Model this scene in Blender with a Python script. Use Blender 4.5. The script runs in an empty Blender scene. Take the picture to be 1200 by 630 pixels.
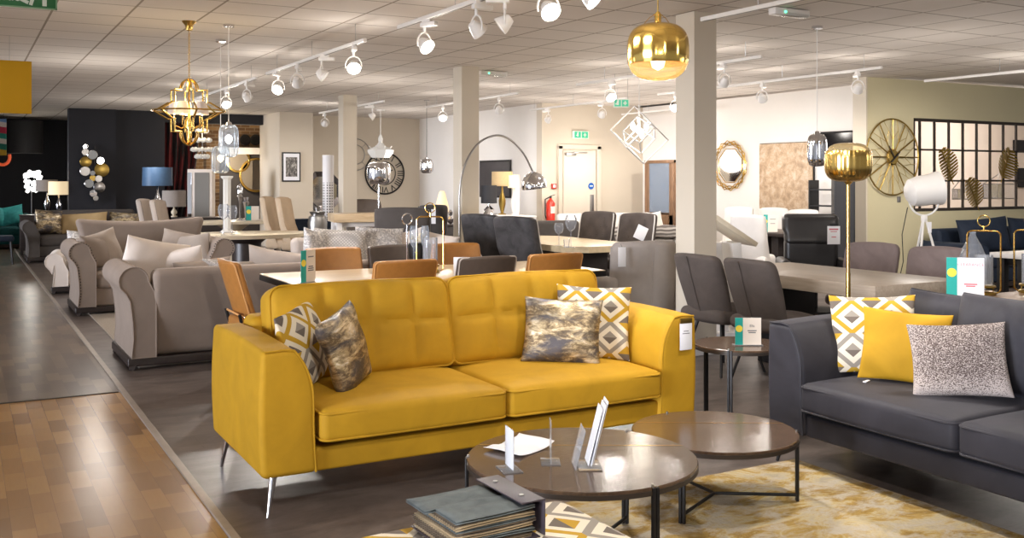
import bpy, bmesh, math, random
from mathutils import Vector, Matrix, noise
R = math.radians
PI = math.pi
random.seed(7)
scene = bpy.context.scene
C = scene.collection

# ------------------------------------------------------------------ camera facts (for turning photo measurements into places)
F, HY, H = 1155.0, 209.4, 1.52
YAW = R(29.2)
cY, sY = math.cos(YAW), math.sin(YAW)
CZ = 2.96                       # ceiling height

def at(px, d):
    l = (px - 600) / F * d
    return cY * l + sY * d, -sY * l + cY * d

# ------------------------------------------------------------------ materials
def new_mat(name):
    m = bpy.data.materials.new(name); m.use_nodes = True
    return m, m.node_tree, m.node_tree.nodes['Principled BSDF']

def rgb(r, g, b):
    f = lambda v: (v / 255 / 12.92) if v / 255 <= 0.04045 else ((v / 255 + 0.055) / 1.055) ** 2.4
    return (f(r), f(g), f(b), 1)

def mix(nt, fac, a, b, blend='MIX'):
    n = nt.nodes.new('ShaderNodeMix'); n.data_type = 'RGBA'; n.blend_type = blend
    for i, v in ((0, fac), (6, a), (7, b)):
        if hasattr(v, 'is_output') or isinstance(v, bpy.types.NodeSocket): nt.links.new(v, n.inputs[i])
        else: n.inputs[i].default_value = v
    return n.outputs[2]

def mth(nt, op, a, b=None, c=None):
    n = nt.nodes.new('ShaderNodeMath'); n.operation = op
    for i, v in enumerate((a, b, c)):
        if v is None: continue
        if isinstance(v, bpy.types.NodeSocket): nt.links.new(v, n.inputs[i])
        else: n.inputs[i].default_value = v
    return n.outputs[0]

def coords(nt, kind='Object', scale=(1, 1, 1), rot=(0, 0, 0), loc=(0, 0, 0)):
    tc = nt.nodes.new('ShaderNodeTexCoord'); mp = nt.nodes.new('ShaderNodeMapping')
    mp.inputs['Scale'].default_value = scale; mp.inputs['Rotation'].default_value = rot; mp.inputs['Location'].default_value = loc
    nt.links.new(tc.outputs[kind], mp.inputs['Vector']); return mp.outputs[0]

def tnoise(nt, vec, scale=5, detail=4, rough=.55, dist=0):
    n = nt.nodes.new('ShaderNodeTexNoise'); n.inputs['Scale'].default_value = scale
    n.inputs['Detail'].default_value = detail; n.inputs['Roughness'].default_value = rough; n.inputs['Distortion'].default_value = dist
    nt.links.new(vec, n.inputs['Vector']); return n.outputs['Fac']

def ramp(nt, fac, stops, interp='LINEAR'):
    n = nt.nodes.new('ShaderNodeValToRGB'); n.color_ramp.interpolation = interp
    e = n.color_ramp.elements
    while len(e) < len(stops): e.new(0.5)
    for k, (p, c) in enumerate(stops):
        e[k].position = p; e[k].color = c
    nt.links.new(fac, n.inputs[0]); return n.outputs[0]

def bump(nt, b, h, strength=.2, dist=.01):
    n = nt.nodes.new('ShaderNodeBump'); n.inputs['Strength'].default_value = strength; n.inputs['Distance'].default_value = dist
    nt.links.new(h, n.inputs['Height']); nt.links.new(n.outputs[0], b.inputs['Normal'])

def plain(name, col, rough=.6, metal=0, spec=.5, emit=None, estr=0, nz=0, nscale=20, alpha=None):
    m, nt, b = new_mat(name)
    b.inputs['Base Color'].default_value = col; b.inputs['Roughness'].default_value = rough
    b.inputs['Metallic'].default_value = metal; b.inputs['Specular IOR Level'].default_value = spec
    if nz:
        v = coords(nt); n = tnoise(nt, v, nscale, 5)
        d = tuple(c * (1 - nz) for c in col[:3]) + (1,); l = tuple(min(1, c * (1 + nz)) for c in col[:3]) + (1,)
        nt.links.new(ramp(nt, n, [(.3, d), (.7, l)]), b.inputs['Base Color'])
    if emit:
        b.inputs['Emission Color'].default_value = emit; b.inputs['Emission Strength'].default_value = estr
    return m

def fabric(name, col, var=.18, rough=.85, sheen=.4, nscale=4, weave=900, bstr=.12):
    m, nt, b = new_mat(name)
    v = coords(nt)
    n = tnoise(nt, v, nscale, 4, .6, .6)
    d = tuple(c * (1 - var) for c in col[:3]) + (1,); l = tuple(min(1, c * (1 + var)) for c in col[:3]) + (1,)
    nt.links.new(ramp(nt, n, [(.32, d), (.68, l)]), b.inputs['Base Color'])
    b.inputs['Roughness'].default_value = rough
    b.inputs['Specular IOR Level'].default_value = .25
    b.inputs['Sheen Weight'].default_value = sheen; b.inputs['Sheen Roughness'].default_value = .4
    b.inputs['Sheen Tint'].default_value = tuple(min(1, c * 1.5 + .05) for c in col[:3]) + (1,)
    w = tnoise(nt, v, weave, 2)
    w2 = tnoise(nt, v, 9, 3)
    bump(nt, b, mth(nt, 'ADD', mth(nt, 'MULTIPLY', w, .12), w2), bstr, .02)
    return m

def metal(name, col, rough=.2):
    m, nt, b = new_mat(name)
    b.inputs['Base Color'].default_value = col; b.inputs['Metallic'].default_value = 1; b.inputs['Roughness'].default_value = rough
    v = coords(nt); n = tnoise(nt, v, 30, 3)
    b_r = nt.nodes.new('ShaderNodeMapRange'); nt.links.new(n, b_r.inputs[0]); b_r.inputs[3].default_value = rough * .8; b_r.inputs[4].default_value = rough * 1.25
    nt.links.new(b_r.outputs[0], b.inputs['Roughness'])
    return m

def glass(name, col=(1, 1, 1, 1), rough=.0, ior=1.2, alpha=.35):
    # thin clear glass: mostly see-through with glossy reflections
    m = bpy.data.materials.new(name); m.use_nodes = True; nt = m.node_tree
    for n in list(nt.nodes): nt.nodes.remove(n)
    out = nt.nodes.new('ShaderNodeOutputMaterial'); tr = nt.nodes.new('ShaderNodeBsdfTransparent'); gl = nt.nodes.new('ShaderNodeBsdfGlossy')
    tr.inputs[0].default_value = col; gl.inputs['Roughness'].default_value = .03 + rough
    lw = nt.nodes.new('ShaderNodeLayerWeight'); lw.inputs[0].default_value = alpha
    mx = nt.nodes.new('ShaderNodeMixShader')
    nt.links.new(lw.outputs['Fresnel'], mx.inputs[0]); nt.links.new(tr.outputs[0], mx.inputs[1]); nt.links.new(gl.outputs[0], mx.inputs[2])
    nt.links.new(mx.outputs[0], out.inputs[0]); return m

def wood(name, c1, c2, scale=(1, 12, 12), rough=.45, nscale=3):
    m, nt, b = new_mat(name)
    v = coords(nt, scale=scale)
    n = tnoise(nt, v, nscale, 6, .6, 1.2)
    nt.links.new(ramp(nt, n, [(.3, c1), (.7, c2)]), b.inputs['Base Color'])
    b.inputs['Roughness'].default_value = rough
    bump(nt, b, n, .08, .005)
    return m

M = {}
M['yellow'] = fabric('yellow_velvet', rgb(182, 139, 30), .10, .72, .15, 4)
M['charcoal'] = fabric('charcoal_velvet', rgb(50, 49, 55), .25, .6, .4, 3)
M['taupe'] = fabric('taupe_chenille', rgb(142, 128, 117), .08, .9, .25, 3)
M['taupe_light'] = fabric('pale_taupe_chenille', rgb(182, 170, 160), .08, .9, .25, 3)
M['taupe_pillow'] = fabric('stone_cotton', rgb(176, 162, 150), .08, .9, .2, 3)
M['cream_pillow'] = fabric('cream_cotton', rgb(226, 214, 204), .06, .9, .2, 3)
M['grey_dark'] = fabric('dark_grey_chenille', rgb(86, 80, 76), .12, .9, .25, 3)
M['brown_leather'] = plain('brown_leather', rgb(84, 72, 64), .42, 0, .5, nz=.08)
M['tan_leather'] = plain('tan_leather', rgb(164, 110, 52), .4, 0, .5, nz=.08)
M['tan_pipe'] = plain('tan_leather_piping', rgb(206, 150, 90), .5)
M['black_leather'] = plain('black_leather', rgb(28, 25, 25), .38, 0, .5, nz=.15)
M['suede_dark'] = fabric('charcoal_suede', rgb(84, 76, 72), .16, .85, .3, 5)
M['suede_mink'] = fabric('mink_suede', rgb(118, 104, 100), .14, .85, .3, 5)
M['velvet_black'] = fabric('black_velvet', rgb(70, 67, 67), .4, .55, .8, 6)
M['grey_tweed'] = fabric('grey_tweed', rgb(160, 152, 146), .05, .95, .1, 8)
M['white_fabric'] = fabric('white_linen', rgb(226, 220, 214), .04, .95, .1, 5)
M['beige_fabric'] = fabric('beige_linen', rgb(190, 168, 142), .06, .95, .15, 5)
M['navy'] = fabric('navy_velvet', rgb(28, 37, 52), .2, .7, .4, 4)
M['teal'] = fabric('teal_velvet', rgb(16, 74, 76), .2, .7, .5, 4)
M['teal_light'] = fabric('bright_teal_velvet', rgb(60, 150, 150), .3, .6, .6, 6)
M['white_pipe'] = plain('pale_piping', rgb(214, 208, 202), .5)
M['gold'] = metal('brushed_gold', rgb(226, 190, 108), .22)
M['gold_dull'] = metal('antique_gold', rgb(176, 148, 78), .35)
M['brass'] = metal('polished_brass', rgb(240, 204, 112), .14)
M['chrome'] = metal('chrome', rgb(220, 220, 224), .08)
M['steel'] = metal('satin_steel', rgb(170, 168, 166), .3)
M['smoked_chrome'] = metal('smoked_chrome', rgb(120, 116, 116), .08)
M['black_metal'] = plain('black_powder_coat', rgb(30, 28, 28), .45, .3)
M['bronze_metal'] = plain('dark_bronze_frame', rgb(62, 54, 48), .45, .3)
M['white_metal'] = plain('white_enamel', rgb(232, 228, 222), .35)
M['white_paint'] = plain('white_lacquer', rgb(228, 224, 220), .5)
M['paper'] = plain('white_paper', rgb(236, 236, 240), .8)
M['card'] = plain('cream_card', rgb(226, 214, 200), .7)
M['teal_card'] = plain('teal_card', rgb(30, 160, 150), .6)
M['yellow_dot'] = plain('yellow_print', rgb(236, 214, 70), .6)
M['ink'] = plain('grey_ink', rgb(110, 108, 112), .7)
M['ink_red'] = plain('red_ink', rgb(205, 110, 120), .7)
def m_acrylic():
    m = glass('clear_acrylic', (.97, .98, .98, 1), 0, 1.2, .15); nt = m.node_tree
    out = [n for n in nt.nodes if n.type == 'OUTPUT_MATERIAL'][0]; prev = out.inputs[0].links[0].from_socket
    df = nt.nodes.new('ShaderNodeBsdfDiffuse'); df.inputs[0].default_value = (.9, .9, .92, 1)
    mx = nt.nodes.new('ShaderNodeMixShader'); mx.inputs[0].default_value = .14
    nt.links.new(prev, mx.inputs[1]); nt.links.new(df.outputs[0], mx.inputs[2]); nt.links.new(mx.outputs[0], out.inputs[0]); return m
M['acrylic'] = m_acrylic()
def tinted(name, tcol, dcol, fac, fr):
    m = glass(name, tcol, 0, 1.2, fr); nt = m.node_tree
    out = [n for n in nt.nodes if n.type == 'OUTPUT_MATERIAL'][0]; prev = out.inputs[0].links[0].from_socket
    df = nt.nodes.new('ShaderNodeBsdfDiffuse'); df.inputs[0].default_value = dcol
    mx = nt.nodes.new('ShaderNodeMixShader'); mx.inputs[0].default_value = fac
    nt.links.new(prev, mx.inputs[1]); nt.links.new(df.outputs[0], mx.inputs[2]); nt.links.new(mx.outputs[0], out.inputs[0]); return m
M['glass'] = tinted('clear_glass', (.96, .97, .99, 1), (.86, .88, .92, 1), .10, .2)
M['glass_blue'] = tinted('pale_blue_glass', (.85, .9, .96, 1), (.6, .66, .74, 1), .2, .25)
M['glass_gold'] = tinted('amber_glass', (1, .93, .74, 1), (.9, .72, .40, 1), .22, .12)
M['glass_smoke'] = glass('smoked_glass', (.62, .6, .6, 1), 0, 1.2, .45)
M['mirror'] = metal('mirror_glass', (.86, .86, .86, 1), .03)
M['bulb'] = plain('glowing_bulb', (1, 1, 1, 1), .5, emit=(1, .93, .82, 1), estr=14)
M['bulb_warm'] = plain('warm_bulb', (1, 1, 1, 1), .5, emit=(1, .78, .45, 1), estr=9)
M['lens_on'] = plain('lit_lamp_lens', (1, 1, 1, 1), .5, emit=(1, .96, .9, 1), estr=30)
M['lens_dim'] = plain('lamp_reflector', rgb(240, 236, 228), .25, emit=(1, .95, .88, 1), estr=.5)
M['shade_lit'] = plain('lit_cream_shade', rgb(236, 214, 170), .9, emit=(1, .8, .52, 1), estr=.55)
M['shade_grey'] = plain('grey_linen_shade', rgb(150, 140, 132), .9, nz=.05, nscale=60)
M['shade_blue'] = fabric('blue_satin_shade', rgb(60, 84, 112), .1, .45, .3, 5)
M['shade_gold'] = fabric('gold_silk_shade', rgb(192, 164, 120), .08, .6, .3, 5)
M['shade_black'] = plain('black_shade', rgb(34, 33, 36), .7)
M['crystal_lit'] = plain('lit_crystal', rgb(188, 184, 178), .12, emit=(1, .97, .9, 1), estr=.22)
M['green_sign'] = plain('green_sign', rgb(16, 110, 50), .4)
M['green_lit'] = plain('lit_green_sign', rgb(40, 150, 110), .4, emit=(.06, .55, .32, 1), estr=.5)
M['led'] = plain('green_led', rgb(60, 230, 160), .4, emit=(.1, 1, .5, 1), estr=4)
M['sign_white'] = plain('sign_white', rgb(220, 232, 216), .5)
M['red'] = plain('red_enamel', rgb(196, 44, 24), .3)
M['blue_sign'] = plain('blue_sign', rgb(30, 90, 170), .4)
M['black'] = plain('matt_black', rgb(24, 23, 26), .6)
M['yellow_board'] = plain('mustard_board', rgb(208, 160, 16), .8)
M['dark_wood'] = wood('espresso_wood', rgb(38, 30, 28), rgb(52, 42, 38), rough=.4)
M['coffee_wood'] = wood('brown_oak_veneer', rgb(66, 52, 42), rgb(96, 76, 60), (1.2, 14, 1), .16, 3)
M['walnut'] = wood('walnut_veneer', rgb(104, 80, 58), rgb(140, 112, 84), (1.2, 12, 1), .4, 3)
M['pale_oak'] = wood('pale_oak_top', rgb(188, 160, 124), rgb(220, 196, 160), (.8, 9, 9), .3, 2.5)
M['grey_oak'] = wood('grey_oak_top', rgb(142, 128, 112), rgb(168, 154, 138), (9, .8, 9), .35, 2.5)
M['cabinet_wood'] = wood('rustic_wood', rgb(92, 66, 46), rgb(148, 112, 82), (9, 9, .8), .5, 3)
M['stone'] = plain('travertine_top', rgb(214, 194, 158), .25, nz=.1, nscale=14)
M['stone_pale'] = plain('pale_stone', rgb(212, 198, 172), .3, nz=.06, nscale=8)
M['plastic_grey'] = plain('grey_plastic', rgb(120, 116, 110), .5)
M['swatch_green'] = fabric('sage_swatch', rgb(92, 98, 98), .25, .9, .2, 14)
M['swatch_brown'] = fabric('brown_swatch', rgb(96, 84, 70), .2, .9, .2, 12)
M['swatch_beige'] = fabric('beige_swatch', rgb(150, 132, 104), .2, .9, .2, 12)
M['cover_dark'] = plain('plum_grey_board', rgb(58, 50, 58), .5)

def m_geometric(name, pw=.15, rows=.075, oy=0.0):
    m, nt, b = new_mat(name)
    tc = nt.nodes.new('ShaderNodeTexCoord'); sp = nt.nodes.new('ShaderNodeSeparateXYZ')
    nt.links.new(tc.outputs['UV'], sp.inputs[0])
    x = mth(nt, 'DIVIDE', sp.outputs[0], pw); y = mth(nt, 'DIVIDE', mth(nt, 'ADD', sp.outputs[1], oy + 10 * rows * 4), rows)
    u = mth(nt, 'ABSOLUTE', mth(nt, 'SUBTRACT', mth(nt, 'FRACT', mth(nt, 'ADD', x, 100.5)), .5))    # 0 .. .5
    u = mth(nt, 'MULTIPLY', u, 2)                                                                   # 0 .. 1
    row = mth(nt, 'FLOOR', y); v = mth(nt, 'FRACT', y)
    par = mth(nt, 'FLOORED_MODULO', row, 2)
    vv = mth(nt, 'ABSOLUTE', mth(nt, 'SUBTRACT', par, v))                                           # flips odd rows
    f = mth(nt, 'ADD', vv, u)
    row4 = mth(nt, 'FLOORED_MODULO', row, 4)
    g0 = mth(nt, 'LESS_THAN', row4, 1.5)
    cream, grey, ochre, brown = rgb(222, 212, 192), rgb(148, 140, 130), rgb(184, 146, 48), rgb(110, 100, 92)
    tri = mix(nt, g0, ochre, brown); band = mix(nt, mth(nt, 'FLOORED_MODULO', mth(nt, 'ADD', row4, 1), 4), grey, ochre)
    n_ = nt.nodes.new('ShaderNodeClamp')
    band = mix(nt, g0, grey, ochre); corner = mix(nt, par, brown, grey)
    c = mix(nt, mth(nt, 'LESS_THAN', f, .52), cream, tri)
    isb = mth(nt, 'MULTIPLY', mth(nt, 'GREATER_THAN', f, .86), mth(nt, 'LESS_THAN', f, 1.2))
    c = mix(nt, isb, c, band)
    c = mix(nt, mth(nt, 'GREATER_THAN', f, 1.58), c, corner)
    nt.links.new(c, b.inputs['Base Color']); b.inputs['Roughness'].default_value = .9; b.inputs['Specular IOR Level'].default_value = .2
    bump(nt, b, tnoise(nt, coords(nt), 500, 2), .15, .005)
    return m
M['geo'] = m_geometric('diamond_print', .2, .088)
M['geo_side'] = m_geometric('diamond_print_large', .19, .1)
M['geo_pouf'] = m_geometric('diamond_print_footstool', .21, .105)

def m_foil():
    m, nt, b = new_mat('distressed_foil')
    v = coords(nt, scale=(1, 1, 2.2)); n = tnoise(nt, v, 8, 9, .75, .5); n2 = tnoise(nt, v, 5, 5, .6, .5)
    c = ramp(nt, n, [(.36, rgb(70, 63, 60)), (.47, rgb(128, 110, 84)), (.56, rgb(206, 186, 148)), (.66, rgb(236, 228, 214))])
    c2 = mix(nt, ramp(nt, n2, [(.40, (0, 0, 0, 1)), (.54, (1, 1, 1, 1))]), rgb(92, 88, 90), c)
    nt.links.new(c2, b.inputs['Base Color']); b.inputs['Metallic'].default_value = .65; b.inputs['Roughness'].default_value = .38
    bump(nt, b, n, .5, .01); return m
M['foil'] = m_foil()

def m_speckle():
    m, nt, b = new_mat('speckled_fur')
    n = tnoise(nt, coords(nt, scale=(1, 1, 1.5)), 170, 2, .6); g = nt.nodes.new('ShaderNodeSeparateXYZ')
    tc = nt.nodes.new('ShaderNodeTexCoord'); nt.links.new(tc.outputs['UV'], g.inputs[0])
    low = mth(nt, 'MULTIPLY', mth(nt, 'MAXIMUM', mth(nt, 'SUBTRACT', -.07, g.outputs[1]), 0), 1.3)
    edge = mth(nt, 'MULTIPLY', mth(nt, 'POWER', mth(nt, 'ABSOLUTE', mth(nt, 'MULTIPLY', g.outputs[0], 4)), 4), .14)
    n = mth(nt, 'ADD', n, mth(nt, 'ADD', low, edge))
    nt.links.new(ramp(nt, n, [(.50, rgb(84, 71, 67)), (.60, rgb(184, 172, 166))]), b.inputs['Base Color'])
    b.inputs['Roughness'].default_value = .9; bump(nt, b, n, .4, .01); return m
M['speckle'] = m_speckle()

def m_marbled():
    m, nt, b = new_mat('marbled_print')
    n = tnoise(nt, coords(nt), 12, 6, .65, 2)
    nt.links.new(ramp(nt, n, [(.42, rgb(224, 220, 216)), (.5, rgb(150, 144, 142)), (.56, rgb(226, 220, 214))]), b.inputs['Base Color'])
    b.inputs['Roughness'].default_value = .6; return m
M['marbled'] = m_marbled()

def m_rug():
    m, nt, b = new_mat('abstract_rug')
    v = coords(nt, scale=(1, 1.6, 1)); n = tnoise(nt, v, 2.6, 9, .68, .9); n2 = tnoise(nt, v, 5.5, 8, .7, .6); n3 = tnoise(nt, coords(nt), 60, 3)
    c = ramp(nt, n, [(.34, rgb(176, 166, 150)), (.45, rgb(204, 188, 148)), (.50, rgb(186, 154, 82)), (.58, rgb(150, 116, 42)), (.66, rgb(196, 176, 122))])
    c = mix(nt, ramp(nt, n2, [(.46, (0, 0, 0, 1)), (.6, (1, 1, 1, 1))]), c, rgb(198, 188, 170))
    c = mix(nt, mth(nt, 'MULTIPLY', n3, .3), c, rgb(130, 110, 80))
    nt.links.new(c, b.inputs['Base Color']); b.inputs['Roughness'].default_value = .95; bump(nt, b, n3, .6, .01); return m
M['rug'] = m_rug()
M['rug_beige'] = plain('beige_wool', rgb(150, 138, 124), .95, nz=.12, nscale=60)
M['rug_edge'] = plain('rug_binding', rgb(142, 124, 104), .9)

def m_planks(name, c1, c2, rough, cm):
    m, nt, b = new_mat(name)
    v = coords(nt, rot=(0, 0, R(90)))
    br = nt.nodes.new('ShaderNodeTexBrick'); br.offset = .37; br.offset_frequency = 2
    nt.links.new(v, br.inputs['Vector'])
    br.inputs['Scale'].default_value = 1; br.inputs['Brick Width'].default_value = .31; br.inputs['Row Height'].default_value = .095
    br.inputs['Mortar Size'].default_value = .0015; br.inputs['Mortar Smooth'].default_value = 1; br.inputs['Bias'].default_value = 0
    br.inputs['Color1'].default_value = c1; br.inputs['Color2'].default_value = c2; br.inputs['Mortar'].default_value = cm
    g = tnoise(nt, coords(nt, scale=(12, 1.5, 1)), 6, 3, .5, .3)
    c = mix(nt, mth(nt, 'MULTIPLY', g, .22), br.outputs[0], cm)
    nt.links.new(c, b.inputs['Base Color'])
    b.inputs['Roughness'].default_value = rough
    return m
M['planks'] = m_planks('oak_strip_floor', rgb(136, 98, 52), rgb(180, 137, 80), .25, rgb(112, 80, 46))
M['planks_dark'] = m_planks('smoked_strip_floor', rgb(86, 72, 60), rgb(132, 112, 92), .28, rgb(78, 64, 54))

def m_vinyl():
    m, nt, b = new_mat('slate_vinyl_tiles')
    br = nt.nodes.new('ShaderNodeTexBrick'); br.offset = .5
    nt.links.new(coords(nt), br.inputs['Vector'])
    br.inputs['Scale'].default_value = 1; br.inputs['Brick Width'].default_value = .6; br.inputs['Row Height'].default_value = .3
    br.inputs['Mortar Size'].default_value = .0015; br.inputs['Color1'].default_value = rgb(94, 84, 80); br.inputs['Color2'].default_value = rgb(108, 98, 93)
    br.inputs['Mortar'].default_value = rgb(76, 68, 64)
    n = tnoise(nt, coords(nt), 3.5, 8, .68, .4)
    c = mix(nt, ramp(nt, n, [(.36, (0, 0, 0, 1)), (.66, (1, 1, 1, 1))]), br.outputs[0], rgb(122, 111, 105))
    c = mix(nt, ramp(nt, tnoise(nt, coords(nt, scale=(1, 2.5, 1)), 1.6, 6, .7, .8), [(.45, (0, 0, 0, 1)), (.62, (.7, .7, .7, 1))]), c, rgb(78, 69, 65))
    nt.links.new(c, b.inputs['Base Color']); b.inputs['Roughness'].default_value = .36; bump(nt, b, n, .12, .01); return m
M['vinyl'] = m_vinyl()

def m_tiles():
    m, nt, b = new_mat('suspended_ceiling_tiles')
    br = nt.nodes.new('ShaderNodeTexBrick'); br.offset = 0
    nt.links.new(coords(nt, loc=(-.08, -.32, 0)), br.inputs['Vector'])
    br.inputs['Scale'].default_value = 1; br.inputs['Brick Width'].default_value = .6; br.inputs['Row Height'].default_value = .6
    br.inputs['Mortar Size'].default_value = .011; br.inputs['Mortar Smooth'].default_value = .2
    br.inputs['Color1'].default_value = rgb(214, 206, 198); br.inputs['Color2'].default_value = rgb(222, 214, 206); br.inputs['Mortar'].default_value = rgb(146, 134, 120)
    st = tnoise(nt, coords(nt), .9, 4, .6)
    c = mix(nt, ramp(nt, st, [(.6, (0, 0, 0, 1)), (.75, (.22, .22, .22, 1))]), br.outputs[0], rgb(178, 160, 130))
    nt.links.new(c, b.inputs['Base Color']); b.inputs['Roughness'].default_value = .9
    bump(nt, b, tnoise(nt, coords(nt), 90, 3), .15, .004); return m
M['tiles'] = m_tiles()

def wallpaint(name, col): return plain(name, col, .8, nz=.025, nscale=1.3)
M['wall_cream'] = wallpaint('cream_wall_paint', rgb(206, 194, 176))
M['wall_white'] = wallpaint('soft_white_wall_paint', rgb(228, 222, 214))
M['wall_pillar'] = wallpaint('pillar_paint', rgb(205, 194, 176))
M['wall_yellow'] = wallpaint('pale_yellow_wall_paint', rgb(206, 196, 160))
M['wall_pink'] = wallpaint('blush_white_wall_paint', rgb(214, 202, 192))
M['wall_black'] = wallpaint('charcoal_wall_paint', rgb(34, 34, 40))
M['plaster'] = wallpaint('plaster_ceiling_paint', rgb(216, 208, 202))
M['metal_strip'] = plain('worn_metal_strip', rgb(168, 158, 148), .4, .4, nz=.1, nscale=8)

def m_brick():
    m, nt, b = new_mat('old_brick')
    br = nt.nodes.new('ShaderNodeTexBrick'); nt.links.new(coords(nt, rot=(R(90), 0, 0)), br.inputs['Vector'])
    br.inputs['Scale'].default_value = 1; br.inputs['Brick Width'].default_value = .23; br.inputs['Row Height'].default_value = .08; br.inputs['Mortar Size'].default_value = .008
    br.inputs['Color1'].default_value = rgb(150, 116, 76); br.inputs['Color2'].default_value = rgb(96, 68, 46); br.inputs['Mortar'].default_value = rgb(150, 130, 104)
    nt.links.new(br.outputs[0], b.inputs['Base Color']); b.inputs['Roughness'].default_value = .9; bump(nt, b, br.outputs['Fac'], -.5, .02); return m
M['brick'] = m_brick()

def m_curtain():
    m, nt, b = new_mat('red_and_black_drape')
    n = tnoise(nt, coords(nt, scale=(6, 6, .4)), 2.2, 3, .5)
    nt.links.new(ramp(nt, n, [(.48, rgb(24, 18, 22)), (.6, rgb(92, 16, 20))]), b.inputs['Base Color']); b.inputs['Roughness'].default_value = .8; return m
M['curtain'] = m_curtain()

def m_canvas():
    m, nt, b = new_mat('mottled_gold_canvas')
    n = tnoise(nt, coords(nt), 7, 8, .75, .3); n2 = tnoise(nt, coords(nt), 1.6, 3)
    c = ramp(nt, n, [(.34, rgb(136, 108, 82)), (.5, rgb(190, 160, 128)), (.64, rgb(214, 198, 176))])
    nt.links.new(mix(nt, mth(nt, 'MULTIPLY', n2, .5), c, rgb(176, 154, 126)), b.inputs['Base Color']); b.inputs['Roughness'].default_value = .6; return m
M['canvas'] = m_canvas()

def m_photo():
    m, nt, b = new_mat('dark_city_photo')
    n = tnoise(nt, coords(nt, scale=(14, 14, 5)), 2.2, 6, .7)
    nt.links.new(ramp(nt, n, [(.38, rgb(40, 38, 36)), (.52, rgb(110, 104, 98)), (.62, rgb(190, 184, 176))]), b.inputs['Base Color']); b.inputs['Roughness'].default_value = .4; return m
M['photo'] = m_photo()

def m_stripes():
    m, nt, b = new_mat('multicolour_stripes')
    sp = nt.nodes.new('ShaderNodeSeparateXYZ'); tc = nt.nodes.new('ShaderNodeTexCoord'); nt.links.new(tc.outputs['Object'], sp.inputs[0])
    z = mth(nt, 'FRACT', mth(nt, 'MULTIPLY', mth(nt, 'ADD', sp.outputs[2], mth(nt, 'MULTIPLY', sp.outputs[0], .15)), 1.1))
    st = [(0, rgb(210, 170, 40)), (.16, rgb(10, 110, 90)), (.3, rgb(220, 210, 200)), (.42, rgb(30, 140, 120)), (.55, rgb(190, 40, 70)), (.7, rgb(230, 220, 210)), (.82, rgb(120, 160, 210))]
    nt.links.new(ramp(nt, z, st, 'CONSTANT'), b.inputs['Base Color']); return m
M['stripes'] = m_stripes()

def m_throw():
    m, nt, b = new_mat('grey_striped_throw')
    w = nt.nodes.new('ShaderNodeTexWave'); w.bands_direction = 'Z'; w.inputs['Scale'].default_value = 5; w.inputs['Distortion'].default_value = 2
    nt.links.new(coords(nt), w.inputs[0])
    nt.links.new(ramp(nt, w.outputs[1], [(.3, rgb(110, 104, 100)), (.7, rgb(196, 190, 184))]), b.inputs['Base Color']); b.inputs['Roughness'].default_value = .9; return m
M['throw'] = m_throw()

def m_quilt():
    m, nt, b = new_mat('white_dotted_jacquard')
    v = nt.nodes.new('ShaderNodeTexVoronoi'); v.inputs['Scale'].default_value = 40; v.inputs['Randomness'].default_value = 0
    nt.links.new(coords(nt, rot=(0, R(45), 0)), v.inputs['Vector'])
    nt.links.new(ramp(nt, v.outputs['Distance'], [(.25, rgb(226, 220, 212)), (.5, rgb(180, 172, 164))]), b.inputs['Base Color']); b.inputs['Roughness'].default_value = .8; return m
M['quilt'] = m_quilt()

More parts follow.
